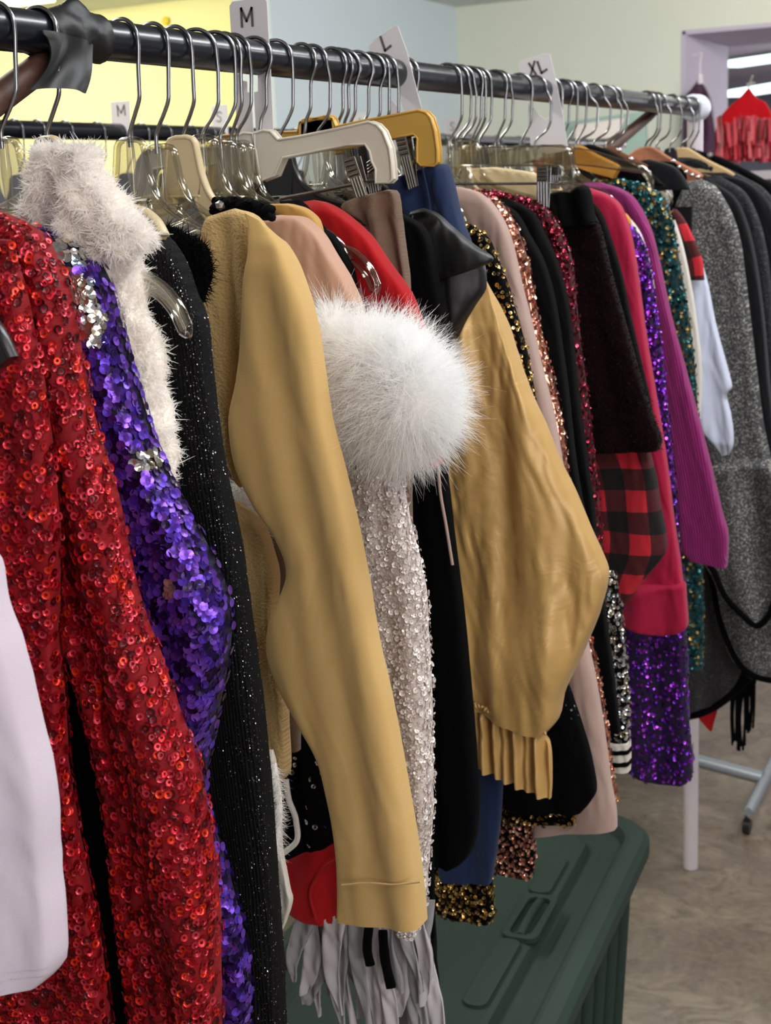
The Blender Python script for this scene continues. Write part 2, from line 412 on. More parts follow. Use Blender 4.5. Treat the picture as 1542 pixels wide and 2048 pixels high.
# ------------------------------------------------------------------ the room
def structure(name, g, mats): return tag(g.build(name, mats), kind='structure')
def floor_mat():
    mt, nt, b = newmat('polished_concrete')
    tc = N(nt, 'ShaderNodeTexCoord'); mp = N(nt, 'ShaderNodeMapping'); mp.inputs['Scale'].default_value = (1, 1, 1)
    nt.links.new(tc.outputs['Object'], mp.inputs[0])
    n1 = N(nt, 'ShaderNodeTexNoise'); n1.inputs['Scale'].default_value = 3.2; n1.inputs['Detail'].default_value = 8; n1.inputs['Distortion'].default_value = 1.0
    w = N(nt, 'ShaderNodeTexNoise'); w.inputs['Scale'].default_value = 7; w.inputs['Distortion'].default_value = 3.5; w.inputs['Detail'].default_value = 9; w.inputs['Roughness'].default_value = .62
    mp2 = N(nt, 'ShaderNodeMapping'); mp2.inputs['Location'].default_value = (-.9, -3.1, 0); mp2.inputs['Scale'].default_value = (1.0, 1.0, 1)
    nt.links.new(tc.outputs['Object'], mp2.inputs[0]); nt.links.new(mp2.outputs[0], w.inputs['Vector']); nt.links.new(mp.outputs[0], n1.inputs['Vector'])
    n4 = N(nt, 'ShaderNodeTexNoise'); n4.inputs['Scale'].default_value = 60; n4.inputs['Detail'].default_value = 4; nt.links.new(tc.outputs['Object'], n4.inputs['Vector'])
    r = N(nt, 'ShaderNodeValToRGB'); nt.links.new(n1.outputs[0], r.inputs[0])
    r.color_ramp.elements[0].position = .36; r.color_ramp.elements[0].color = lin('675a4c')
    r.color_ramp.elements[1].position = .66; r.color_ramp.elements[1].color = lin('9c8e7a')
    c = mixcol(nt, math_(nt, 'MULTIPLY', math_(nt, 'POWER', w.outputs[0], 1.6), 1.9), r.outputs[0], lin('463c32'))
    c = mixcol(nt, math_(nt, 'MULTIPLY', n4.outputs[0], .3), c, lin('aea18c'))
    nt.links.new(c, b.inputs['Base Color'])
    ro = math_(nt, 'ADD', math_(nt, 'MULTIPLY', n1.outputs[0], .35), .1); nt.links.new(ro, b.inputs['Roughness'])
    b.inputs['Coat Weight'].default_value = .35; b.inputs['Coat Roughness'].default_value = .12
    return mt
def wall_mat(name, col, rough=.8):
    mt, nt, b = newmat(name); b.inputs['Roughness'].default_value = rough
    n = N(nt, 'ShaderNodeTexNoise'); n.inputs['Scale'].default_value = 1.2; n.inputs['Detail'].default_value = 3
    tc = N(nt, 'ShaderNodeTexCoord'); nt.links.new(tc.outputs['Object'], n.inputs['Vector'])
    c = lin(col); nt.links.new(mixcol(nt, n.outputs[0], c, tuple(x*.94 for x in c[:3])+(1,)), b.inputs['Base Color']); return mt
M['w_yellow'] = wall_mat('yellow_painted_wall', 'f2ecb2'); M['w_blue'] = wall_mat('pale_blue_painted_wall', 'cad6dd')
M['w_green'] = wall_mat('pale_sage_painted_wall', 'd6d9ca'); M['w_lilac'] = wall_mat('lilac_grey_jamb', 'bdb2c4')
M['w_ceiling'] = wall_mat('white_ceiling', 'cfd3cf'); M['w_far'] = wall_mat('grey_far_room', 'a9a9b8')
g = Geo(); box(g, (-1, 10, -.05), (18, 32, .1)); structure('floor', g, floor_mat())
g = Geo(); box(g, (-1, 4.2, 3.05), (18, 12.2, .1)); structure('ceiling', g, M['w_ceiling'])
g = Geo(); box(g, (-3.82, 8.95, 1.5), (.26, 2.75, 3.0)); structure('wall_left', g, M['w_blue'])
g = Geo(); box(g, (-6.9, 8.55, 1.5), (5.9, .16, 3.0)); structure('wall_back_left', g, M['w_yellow'])
# sage wall with the wide opening, thick enough to show its jamb and head
g = Geo(); T = 1.25
box(g, (-2.86, 10.3+T/2, 1.5), (1.8, T, 3.0))
box(g, (1.1, 10.3+T/2, 2.84), (6.12, T, .32)); box(g, (4.6, 10.3+T/2, 1.34), (1.2, T, 2.68))
structure('wall_back', g, M['w_green'])
g = Geo(); box(g, (-1.95, 10.3+T/2, 1.34), (.03, T+.01, 2.68)); structure('trim_1', g, M['w_lilac'])
g = Geo(); box(g, (1.02, 10.3+T/2, 2.67), (5.95, T+.01, .03)); structure('trim_2', g, M['w_lilac'])
g = Geo(); box(g, (1, 18.6, 2.95), (16, 14.0, .1)); structure('ceiling_far', g, plain('lilac_ceiling', 'c9c2d6', .8))
g = Geo(); box(g, (1, 25.6, 1.5), (16, .1, 3.2)); structure('wall_far', g, M['w_far'])
def emis(name, col, st):
    mt, nt, b = newmat(name); b.inputs['Emission Color'].default_value = lin(col); b.inputs['Emission Strength'].default_value = st; return mt
M['tube'] = emis('fluorescent_diffuser', 'e4fbff', 2.4)
def fixture(px0, py0, px1, py1, z, w, label):
    a_ = at(px0, py0, 2, z); b_ = at(px1, py1, 2, z)
    e = empty('ceiling_light', tuple((a_+b_)/2), label, 'ceiling light', 'fluorescent lights in the far room')
    c = (a_+b_)/2; Ln = np.linalg.norm(b_-a_); r_ = math.atan2(b_[1]-a_[1], b_[0]-a_[0])
    g = Geo(); box(g, c+np.array([0, 0, .035]), (Ln+.06, w+.06, .05), rot=r_); g.build('housing', plain('lamp_housing', 'b9bcc6', .5), e)
    g = Geo(); box(g, c, (Ln, w, .03), rot=r_); g.build('diffuser', M['tube'], e)
fixture(1436, 132, 1640, 103, 2.86, .62, 'upper long fluorescent ceiling light seen through the opening')
fixture(1436, 193, 1640, 160, 2.86, .95, 'lower long fluorescent ceiling light seen through the opening behind the red halter top')
e = empty('ceiling_light', (-5.9, 7.3, 2.95), 'bright ceiling light above the yellow wall at the top left corner', 'ceiling light')
g = Geo(); box(g, (-5.9, 7.3, 2.985), (1.3, .7, .03)); g.build('housing', plain('lamp_housing_white', 'e8e8e2', .5), e)
g = Geo(); box(g, (-5.9, 7.3, 2.96), (1.2, .6, .03)); g.build('diffuser', emis('warm_diffuser', 'fff6d2', 4), e)

# ------------------------------------------------------------------ the rail and its frame
RR = .0182
def rail_mat():
    mt, nt, b = newmat('black_enamel_steel'); setp(b, Base_Color=lin('0f141f'), Roughness=.3); b.inputs['Coat Weight'].default_value = .25; b.inputs['Coat Roughness'].default_value = .12
    tc = N(nt, 'ShaderNodeTexCoord'); n = N(nt, 'ShaderNodeTexNoise'); n.inputs['Scale'].default_value = 40
    nt.links.new(tc.outputs['Object'], n.inputs['Vector']); bp = N(nt, 'ShaderNodeBump'); bp.inputs['Strength'].default_value = .15; bp.inputs['Distance'].default_value = .002
    nt.links.new(n.outputs[0], bp.inputs['Height']); nt.links.new(bp.outputs[0], b.inputs['Normal']); return mt
M['rail'] = rail_mat(); M['post'] = plain('white_painted_steel', 'cfc6cc', .45)
YE = y_of(1388, 213)
rack = empty('garment_rack', (0, 1.7, 0), 'long clothes rack with a black rail running away to the right, in the foreground', 'clothes rack')
g = Geo(); wire(g, [(0, .2, H), (0, 1, H), (0, 2, H), (0, YE, H)], RR, k=32); g.build('rail', M['rail'], rack)
g = Geo(); wire(g, [(0, YE-.012, H), (0, YE-.01, H), (0, YE+.03, H), (0, YE+.045, H)], [.02, .029, .030, .024], k=28); tag(g.build('end_cap', plain('white_cap', 'dfe3ee', .4), rack), 'white plastic end cap')
g = Geo(); wire(g, [(0, YE+.01, H), (0, YE+.01, 1), (0, YE+.01, .001)], .0175, k=24); tag(g.build('post', M['post'], rack), 'white steel post')
g = Geo(); wire(g, [(0, .25, H), (0, .25, 1), (0, .25, .001)], .0175, k=24); tag(g.build('post', M['post'], rack), 'white steel post')
pa, pb = at(120, 105, 0, .0), at(-90, 262, 0, .0)
g = Geo(); d_ = pb-pa; wire(g, [pa, pa+d_*.5, pa+d_*1.6], .0125, k=20); tag(g.build('brace', M['rust'], rack), 'rusty brown diagonal brace')
pa, pb = at(1348, 190, 0, -.024), at(1236, 283, 0, -.024)
g = Geo(); d_ = pb-pa; wire(g, [pa, pa+d_*.25, pa+d_*.5, pa+d_*1.5], [.003, .007, .011, .012], k=16); tag(g.build('brace', M['rust'], rack), 'dark brown diagonal brace')
# black tape wrapped round the joint, with a loose flap
g = Geo(); rg = np.random.default_rng(4)
ys = np.linspace(y_of(70, 60), y_of(196, 75), 34); th = np.linspace(0, 2*np.pi, 44, endpoint=False)
Rr = .0200+.0016*np.sin(2*th[None]+ys[:, None]*90)*np.sin(ys[:, None]*110)+rg.normal(0, .00025, (34, 44))
Rr += .012*np.exp(-((th[None]-1.45)**2)/.10)*np.exp(-((ys[:, None]-ys[19])**2)/.0004)
V = np.stack([np.cos(th)[None]*Rr, np.repeat(ys[:, None], 44, 1), H+np.sin(th)[None]*Rr], -1); g.add(V, grid_faces(34, 44))
fl = [(88, 60), (130, 40), (196, 84), (193, 130), (173, 186), (120, 176), (64, 178), (92, 140)]
P2 = [at(x, y, 0, .021) for x, y in fl]
n1, n2 = 16, 14
A0, A1 = np.array(P2[0]), np.array(P2[2]); B0, B1 = at(64, 180, 0, .026), at(173, 187, 0, .026)
q = []
for i in range(n1):
    t = i/(n1-1); a_ = A0*(1-t)+B0*t; b_ = A1*(1-t)+B1*t
    if t > .1: a_ = a_+(at(95, 140, 0, .021)-at(70, 140, 0, .021))*math.sin(t*3.1)*.8
    for j in range(n2):
        s_ = j/(n2-1); p = a_*(1-s_)+b_*s_; p = p+np.array([.003*math.sin(s_*5+t*4)+.002*math.sin(s_*11), 0, .003*math.sin(s_*3.14)*t]); q.append(p)
q = np.array(q); g.add(q, grid_faces(n1, n2, False)); g.add(q-np.array([.0012, 0, 0]), grid_faces(n1, n2, False))
tag(g.build('tape_wrap', M['tape'], rack), 'crumpled black tape with a loose hanging flap')

# ------------------------------------------------------------------ hangers
HN = H-.089
def hook_mesh(dz=0, bulge=.019, g=None, r=.0020, y0=0, x0=0):
    g = g or Geo(); a_ = np.radians(np.linspace(205, -5, 15)); R_ = RR+r+.0006
    pts = [(R_*math.cos(t), 0, R_*math.sin(t)) for t in a_]
    b = bulge
    pts += [(b+.001, 0, -.022), (b, 0, -.04), (b-.001, 0, -.052), (b-.007, 0, -.064), (.003, 0, -.078), (0, 0, -.085), (0, 0, -.096-dz)]
    wire(g, pts, r, k=8, n=60, smoothn=True); return g
UP = {'clear': [(0, 0), (.05, 0), (.085, -.02), (.105, -.12), (.13, -.28), (.19, -.44), (.32, -.56), (.5, -.65), (.72, -.72), (.86, -.78), (.95, -.88), (1, -1)],
      'wood': [(0, 0), (.08, -.01), (.16, -.06), (.25, -.16), (.36, -.3), (.5, -.46), (.66, -.62), (.82, -.78), (.93, -.9), (1, -1)]}
UP['flat'] = UP['clear']
def hanger_body(g, kind, neck, tip, tip2=None, thick=None):
    up = catmull(np.c_[np.array(UP[{'clear': 'clear', 'wood': 'wood'}.get(kind, 'clear')]), np.zeros((len(UP['clear']) if kind != 'wood' else 10, 1))], 40)[:, :2]
    dirv = np.array([tip[0]-neck[0], tip[1]-neck[1], 0]); D = neck[2]-tip[2]
    for sgn in (1, -1):
        d = dirv*sgn
        U = np.array([neck+d*s_+np.array([0, 0, z*D]) for s_, z in up])
        gap = {'clear': .019, 'wood': .036}.get(kind, .024)
        s1 = up[:, 0]
        off = gap*(1-.45*s1)
        T = np.gradient(U, axis=0); T /= np.linalg.norm(T, axis=1)[:, None]
        hd = d/np.linalg.norm(d); nrm = np.stack([T[:, 2]*hd[0], T[:, 2]*hd[1], -(T@hd)], 1)
        Lw = U+nrm*off[:, None]
        if kind != 'wood':
            k_ = s1 < .125
            Lw[k_] = np.array([neck+d*s_*.9+np.array([0, 0, -.058+.02*(s_/.125)**2*0]) for s_ in s1[k_]])
            k2 = (s1 >= .125) & (s1 < .3); t_ = (s1[k2]-.125)/.175
            L0 = neck+d*.11+np.array([0, 0, -.060]); Lw[k2] = L0[None]*(1-t_[:, None])**2+Lw[k2]*(1-(1-t_[:, None])**2)
        pn = np.array([-hd[1], hd[0], 0]); w = thick or {'clear': .0011, 'wood': .006}.get(kind, .0035)
        V = np.concatenate([U[:, None]+pn*w, Lw[:, None]+pn*w, Lw[:, None]-pn*w, U[:, None]-pn*w], 1)
        g.add(V, grid_faces(40, 4), 0, smooth=False); g.add(V[-1], np.array([[0, 1, 2, 3]]), 0, smooth=False)
        if kind == 'clear':
            wire(g, U, .0030, k=10, sx=1.5); wire(g, Lw, .0026, k=10, sx=1.5)
            wire(g, [U[-1], (U[-1]+Lw[-1])/2+(U[-1]-U[-4])*.3, Lw[-1]], .0030, k=8, n=6)
            if sgn > 0: wire(g, [neck+np.array([0, 0, .002]), neck+np.array([0, 0, -.03]), neck+np.array([0, 0, -.058])], [.0032, .0048, .0028], k=12, n=12)
        elif kind != 'wood':
            wire(g, U, .0028, k=8, sx=1.9); wire(g, Lw, .0024, k=8, sx=1.9)
        else:
            wire(g, U, .004, k=8, sx=1.4)
ROOT_HOOK = {}
def hanger(px, kind, label, tip=None, tipx=.12, tipz=.19, dz=0, bulge=.019, group='hangers on the front rail', yaw=None, rot=None, bodyless=False):
    y = y_of(px, 262+dz*1000)
    e = empty('clothes_hanger', (0, y, H), label, 'hanger', group)
    g = hook_mesh(dz, bulge+random.uniform(-.0015, .0015))
    hk = g.build('hook', M['chrome'])
    hk.parent = e; tag(hk, 'chrome wire hook')
    # the hook swings a little about its own neck
    hk.rotation_euler = (random.uniform(-.05, .05), 0, rot if rot is not None else random.uniform(-.15, .4))
    neck = np.array([0, y, HN-dz])
    if kind in ('clear', 'flat_beige', 'flat_black', 'wood_red', 'wood_orange', 'wood_pale', 'wood_brown'):
        g = Geo()
        tp = np.array(aty(tip[0], tip[1], tip[2])) if tip else np.array([tipx, y-.02, H-tipz])
        kk = 'clear' if kind == 'clear' else ('wood' if kind.startswith('wood') else 'flat')
        hanger_body(g, kk, neck, tp)
        g.build('hanger_arms', {'clear': M['clear'], 'flat_beige': M['beige'], 'flat_black': M['black_plastic']}.get(kind) or M[kind], e)
    return e, y, neck
def mirror_px(poly, y, neck, k=0.0, thick=.012, bev=.002, parent=None, mat=None, rim=.0022, name='hanger_arms', rimmat=None):
    """a plate traced on the near side and repeated on the far side of its hook"""
    P = [aty(a_, b_, y) for a_, b_ in poly]
    objs = []
    bm = prism_bm(P, thick, bev=bev)
    Q = [np.array([-p[0], p[1], p[2]-2*k*p[0]]) for p in P][::-1]
    bm2 = prism_bm(Q, thick, bev=bev)
    me2 = bpy.data.meshes.new('tmp'); bm2.to_mesh(me2); bm2.free(); bm.from_mesh(me2); bpy.data.meshes.remove(me2)
    g = Geo(); bmesh.ops.triangulate(bm, faces=bm.faces); bm.verts.ensure_lookup_table()
    g.add([v.co[:] for v in bm.verts], [[v.index for v in f.verts] for f in bm.faces], smooth=False); bm.free()
    if rim:
        for ring in (P, Q):
            r_ = np.array(ring+[ring[0]])
            for yy in (-thick/2, thick/2): wire(g, r_+np.array([0, yy, 0]), rim, k=6)
    return g.build(name, mat, parent)
def clip(poly, y, parent, thick=.006, ribs=4, mat=None, label='ribbed steel clip'):
    P = [aty(a_, b_, y) for a_, b_ in poly]   # tl, tr, br, bl
    g = Geo(); c = Geo
    bm = prism_bm([P[0], P[1], P[2], P[3]], .0016, bev=.0005); bmesh.ops.triangulate(bm, faces=bm.faces); bm.verts.ensure_lookup_table()
    g.add([v.co[:] for v in bm.verts], [[v.index for v in f.verts] for f in bm.faces], smooth=False); bm.free()
    for i in range(ribs):
        s_ = (i+.6)/(ribs+.2); t0 = P[0]*(1-s_)+P[1]*s_; b0 = P[3]*(1-s_)+P[2]*s_
        m0 = t0*.62+b0*.38
        wire(g, [m0+np.array([0, -.0012, 0]), b0+np.array([0, -.0012, 0])], .0013, k=6, n=4)
    for i in range(4):
        s_ = .05+i*.09; l0 = P[0]*(1-s_)+P[3]*s_; r0 = P[1]*(1-s_)+P[2]*s_; wire(g, [l0*.88+r0*.12+np.array([0, -.0012, 0]), l0*.12+r0*.88+np.array([0, -.0012, 0])], .0015, k=6, n=4)
    # the rear jaw and the spring between the two
    Q = [p+np.array([0, .014 if i < 2 else .003, 0]) for i, p in enumerate(P)]
    bm = prism_bm(Q, .0016, bev=.0005); bmesh.ops.triangulate(bm, faces=bm.faces); bm.verts.ensure_lookup_table()
    g.add([v.co[:] for v in bm.verts], [[v.index for v in f.verts] for f in bm.faces], smooth=False); bm.free()
    cc = (P[0]+P[1]+P[2]+P[3])/4+np.array([0, .004, 0]); wire(g, [cc-np.array([.008, 0, 0]), cc+np.array([.008, 0, 0])], .004, k=10, n=4)
    return tag(g.build('clip', mat or M['steel'], parent), label)

hanger(5, 'clear', 'clear hanger at the left edge, its arm tip poking out of the white fleece', tip=(378, 652, .905), dz=.002)
hanger(93, 'flat_beige', 'beige plastic hanger with its head above the white fleece collar, beside the black tape', tip=(330, 470, .95), dz=.0)
hanger(258, 'clear', 'large clear plastic hanger just right of the white fleece, first bare hook after the tape', tip=(575, 560, 1.115))
hanger(317, 'clear', 'clear plastic hanger with a low head, second bare hook after the black tape', tip=(650, 540, 1.20), dz=.006)
hanger(362, 'flat_beige', 'wide beige plastic hanger between two clear ones, left of the M size divider', tip=(668, 545, 1.25), dz=-.003)
hanger(403, 'clear', 'clear plastic hanger right behind the wide beige hanger', tip=(700, 520, 1.27), bulge=.021, dz=-.004)
hanger(440, 'clear', 'clear plastic hanger directly left of the M divider, first of three tight hooks', tip=(725, 500, 1.3))
hanger(458, 'clear', 'clear ridged hanger whose curved tip rests on the bright red velvet shoulder', tip=(757, 570, 1.262), dz=.001)
hanger(475, 'clear', 'clear plastic hanger whose hook overlaps the M divider', tip=(760, 520, 1.33), dz=.001, bulge=.022)
e, y, nk = hanger(516, 'x', 'ivory plastic skirt hanger with a steel clip holding brown suede', bulge=.012)
WH = [(514, 267), (532, 261), (546, 263), (553, 271), (561, 280), (600, 274), (680, 258), (742, 244), (758, 250), (770, 263), (783, 296), (787, 325), (789, 358), (783, 364), (756, 366), (756, 338), (748, 322), (744, 303), (735, 288), (700, 289), (640, 301), (571, 315), (556, 350), (528, 362), (522, 342), (517, 300), (514, 296)]
mirror_px(WH, y-.004, nk, .05, .011, parent=e, mat=M['white_plastic'], rim=.0016)
g = Geo(); p0, p1 = aty(560, 398, y), aty(760, 358, y); wire(g, [p0, (p0+p1)/2, p1], .002, k=8, n=6); g.build('clip_bar', M['steel'], e)
clip([(686, 318), (709, 312), (744, 414), (722, 428)], y-.012, e); clip([(733, 325), (750, 312), (760, 380), (742, 395)], y+.02, e)
hanger(558, 'flat_black', 'black plastic hanger behind the ivory skirt hanger, first hook right of the M divider', tip=(800, 470, 1.38), dz=.002)
e, y, nk = hanger(608, 'x', 'aged yellow plastic skirt hanger with a steel clip holding navy shorts', bulge=.014)
y = y+.035
YH = [(604, 245), (625, 240), (653, 233), (663, 233), (669, 238), (676, 254), (720, 244), (780, 233), (840, 221), (855, 225), (865, 236), (873, 262), (878, 300), (878, 324), (873, 331), (846, 331), (838, 323), (838, 295), (839, 277), (832, 268), (785, 277), (700, 294), (672, 298), (640, 300), (604, 300)]
mirror_px(YH, y, nk, .05, .011, parent=e, mat=M['yellow_plastic'], rim=.0016)
clip([(790, 276), (812, 272), (835, 372), (817, 380)], y-.012, e); clip([(826, 276), (838, 272), (846, 335), (836, 345)], y+.01, e)
for px, k_, lb, kw in [
    (629, 'clear', 'clear plastic hanger with its hook just behind the yellow skirt hanger head', dict(bulge=.022, dz=-.01)),
    (668, 'clear', 'clear plastic hanger, first of three tight hooks left of the L divider', dict(bulge=.014)),
    (681, 'clear', 'clear plastic hanger, middle of three tight hooks left of the L divider', dict(bulge=.012)),
    (692, 'flat_black', 'dark hanger, last of three tight hooks left of the L divider', dict(bulge=.013)),
    (718, 'flat_black', 'black wire-hooked hanger hanging straight above the ivory hanger bend', dict(bulge=.013)),
    (743, 'clear', 'clear hanger with dark straight hook just left of the L divider', dict(bulge=.014)),
    (756, 'clear', 'clear hanger with bright hook touching the left side of the L divider', dict(bulge=.020)),
    (768, 'clear', 'clear hanger with bright hook tucked behind the L divider', dict(bulge=.020)),
    (798, 'clear', 'clear hanger whose hook stands just right of the L divider', dict(bulge=.016)),
    (812, 'clear', 'clear hanger with the hook closest to the right edge of the L divider', dict(bulge=.016))]:
    hanger(px, k_, lb, **kw)
e, y, nk = hanger(897, 'x', 'clear plastic skirt hanger with a chrome clip holding black fuzzy trousers', bulge=.019)
CH = [(896, 284), (917, 277), (944, 279), (955, 286), (962, 295), (1040, 293), (1125, 291), (1137, 299), (1143, 312), (1147, 345), (1148, 374), (1139, 383), (1101, 383), (1101, 366), (1124, 364), (1127, 345), (1122, 332), (1020, 331), (926, 331), (918, 357), (897, 352)]
mirror_px(CH, y, nk, .0, .007, parent=e, mat=M['clear'], rim=.0014)
g = Geo(); p0, p1 = aty(900, 368, y), aty(1128, 367, y); wire(g, [p0, (p0+p1)/2, p1], .0018, k=8, n=6); g.build('clip_bar', M['chrome'], e)
clip([(1073, 333), (1096, 332), (1097, 416), (1074, 414)], y-.012, e, mat=M['chrome']); clip([(1100, 333), (1118, 333), (1118, 378), (1100, 378)], y+.01, e, mat=M['chrome'])
for px, k_, lb, kw in [
    (912, 'clear', 'clear hanger with an angular bright hook just right of the clear skirt hanger', dict(bulge=.022)),
    (923, 'flat_beige', 'cream plastic hanger with a wide flat shoulder under the clear skirt hanger bar', dict(bulge=.022, dz=.03)),
    (940, 'clear', 'clear hanger, third hook right of the clear skirt hanger', dict(bulge=.018)),
    (948, 'clear', 'clear hanger, fourth hook right of the clear skirt hanger', dict(bulge=.021)),
    (957, 'flat_black', 'grey plastic hanger, fifth hook right of the clear skirt hanger', dict(bulge=.021)),
    (990, 'clear', 'clear hanger, first of the pair of hooks left of the XL divider', dict(bulge=.018)),
    (998, 'clear', 'clear hanger, second of the pair of hooks left of the XL divider', dict(bulge=.021)),
    (1040, 'clear', 'clear hanger whose single hook stands nearest the left of the XL divider', dict(bulge=.018))]:
    hanger(px, k_, lb, **kw)
e, y, nk = hanger(1070, 'x', 'long clear skirt hanger reaching right over the teal sequin top', bulge=.026)
C2 = [(1068, 300), (1085, 290), (1150, 296), (1185, 301), (1240, 318), (1285, 330), (1298, 342), (1306, 360), (1306, 382), (1300, 384), (1296, 362), (1286, 346), (1240, 340), (1185, 332), (1120, 326), (1072, 322)]
mirror_px(C2, y, nk, -.0, .006, parent=e, mat=M['clear'], rim=.0012)
for px, k_, lb, kw in [
    (1100, 'clear', 'clear hanger whose hook is seen through the XL divider', dict(bulge=.02)),
    (1124, 'clear', 'clear hanger with bright hook just right of the XL divider', dict(bulge=.014)),
    (1132, 'clear', 'clear hanger, second bright hook right of the XL divider', dict(bulge=.02)),
    (1151, 'wood_orange', 'orange wooden hanger right of the XL divider', dict(bulge=.02)),
    (1156, 'flat_black', 'dark hanger whose hook crosses the one of the orange wooden hanger', dict(bulge=.034)),
    (1186, 'wood_pale', 'light wooden hanger between the orange and the dark brown ones', dict(bulge=.03)),
    (1211, 'wood_brown', 'dark brown wooden hanger near the far brace', dict(bulge=.028)),
    (1223, 'clear', 'clear hanger with bright hook beside the dark brown wooden hanger', dict(bulge=.028)),
    (1291, 'wood_red', 'reddish brown wooden hanger with a broad rounded top', dict(bulge=.026)),
    (1301, 'clear', 'clear hanger with hook rising behind the reddish wooden hanger', dict(bulge=.022)),
    (1313, 'clear', 'clear hanger with bright hook right of the reddish wooden hanger', dict(bulge=.03)),
    (1341, 'flat_black', 'black hanger left of the pale wooden one at the far end of the rail', dict(bulge=.026)),
    (1362, 'wood_pale', 'pale wooden hanger at the far end of the rail', dict(bulge=.03)),
    (1381, 'flat_black', 'last hanger beside the white end cap of the rail', dict(bulge=.018))]:
    if k_.startswith('wood'): kw = dict(kw, tipx={1291: .12, 1362: .12}.get(px, .085), tipz={1291: .15, 1362: .15}.get(px, .128))
    hanger(px, k_, lb, **kw)
# near, black velvet-finished hanger whose tip reaches over the red jacket
hy = .74; e = empty('clothes_hanger', (0, hy, H), 'black hanger at the left edge, its tip lying over the red sequin jacket', 'hanger', 'hangers on the front rail')
hk = hook_mesh().build('hook', M['chrome']); hk.parent = e
g = Geo(); tp = aty(26, 716, .70)
hanger_body(g, 'flat', np.array([0, hy, HN]), tp+np.array([0, 0, 0]), thick=.005); g.build('hanger_arms', M['black_plastic'], e)

# ------------------------------------------------------------------ size dividers
def letters(strokes, y, w_, parent, mat):
    """flat printed strokes lying on the card"""
    g = Geo()
    for st in strokes:
        P = np.array([aty(a_, b_, y) for a_, b_ in st]); hw = w_/2
        for a_, b_ in zip(P[:-1], P[1:]):
            d = (b_-a_)/np.linalg.norm(b_-a_); n_ = np.cross(d, [0, 1, 0]); a2, b2 = a_-d*hw*.8, b_+d*hw*.8
            F0 = np.array([a2-n_*hw, a2+n_*hw, b2+n_*hw, b2-n_*hw]); F1 = F0+np.array([0, .0004, 0])
            g.add(np.r_[F0, F1], [[0, 1, 2, 3], [7, 6, 5, 4], [0, 4, 5, 1], [1, 5, 6, 2], [2, 6, 7, 3], [3, 7, 4, 0]], 0, smooth=False)
    return g.build('lettering', mat, parent)
LM = [[(484, 53), (482, 17), (493, 42), (503, 16), (505, 51)]]
LL_ = [[(761, 74), (770, 101), (781, 92)]]
LX = [[(1058, 127), (1072, 149)], [(1069, 123), (1061, 151)], [(1075, 124), (1083, 146), (1093, 139)]]
def divider(strokes, poly, y, lab, w_, group='size dividers on the front rail'):
    P = [aty(a_, b_, y) for a_, b_ in poly]
    e = empty('size_divider', tuple(P[0]), lab, 'size divider', group)
    bm_obj('divider_card', prism_bm(P, .0012, bev=.0003), M['card'], e)
    letters(strokes, y-.0011, w_, e, M['ink'])
yM = y_of(515, 110); 
divider(LM, [(459, 12), (465, 3), (500, -2), (528, -5), (534, 2), (542, 150), (549, 300), (478, 304), (472, 220), (467, 147), (482, 148), (484, 161), (494, 163), (495, 184), (503, 186), (507, 262), (512, 262), (508, 184), (516, 183), (516, 156), (512, 80), (463, 82)], yM, 'white size divider lettered M on the front rail', .0028)
yL = y_of(790, 150)
divider(LL_, [(737, 93), (752, 76), (790, 51), (796, 52), (815, 105), (826, 150), (850, 240), (862, 285), (790, 300), (776, 240), (782, 200), (790, 205), (808, 235), (812, 232), (795, 180), (788, 150), (780, 128), (760, 122), (742, 117)], yL, 'white size divider lettered L tilted on the front rail', .0032)
yX = y_of(1085, 185)
divider(LX, [(1036, 128), (1042, 121), (1092, 106), (1100, 108), (1110, 150), (1124, 220), (1137, 300), (1100, 308), (1062, 300), (1056, 230), (1057, 206), (1066, 216), (1080, 232), (1092, 238), (1100, 232), (1098, 190), (1090, 166), (1070, 160), (1044, 162)], yX, 'white size divider lettered XL on the front rail', .0038)
# ------------------------------------------------------------------ garments
def garment(name, y, label, cat, group=None): return empty(name, (0, y, H-.13), label, cat, group)
def stack(name, st, y, mat, parent, t=.016, folds=(), extra=None, **kw):
    tb = Tube(st, y, t, folds, **kw); g = Geo(); tb.put(g); mats = [mat]
    if extra: mats += extra(g, tb) or []
    return g.build(name, mats, parent), tb
def body_behind(y, mat, parent, tb=None, hem=.62, top=.215, x0=-.2, x1=.16, t=.010, folds=((60, .003, 0, 3),)):
    zs = np.linspace(H-top, H-top-hem, 7); st = []
    for i, z in enumerate(zs):
        R_ = x1
        if tb is not None: R_ = min(x1, np.interp(-z, -tb.R[:, 2], tb.R[:, 0])-.03)
        st.append((x0+(.035 if i == 0 else 0), z, max(R_, x0+.06), z))
    t_ = Tube(st, y, t, folds, world=True, n=40); g = Geo(); t_.put(g); return g.build('body', mat, parent)
FD = lambda *a_: list(a_)
f_soft = [(58, .0035, 0, 3), (125, .0018, 1.3, -4)]
f_deep = [(85, .006, .5, 2), (180, .0025, 2, -3)]
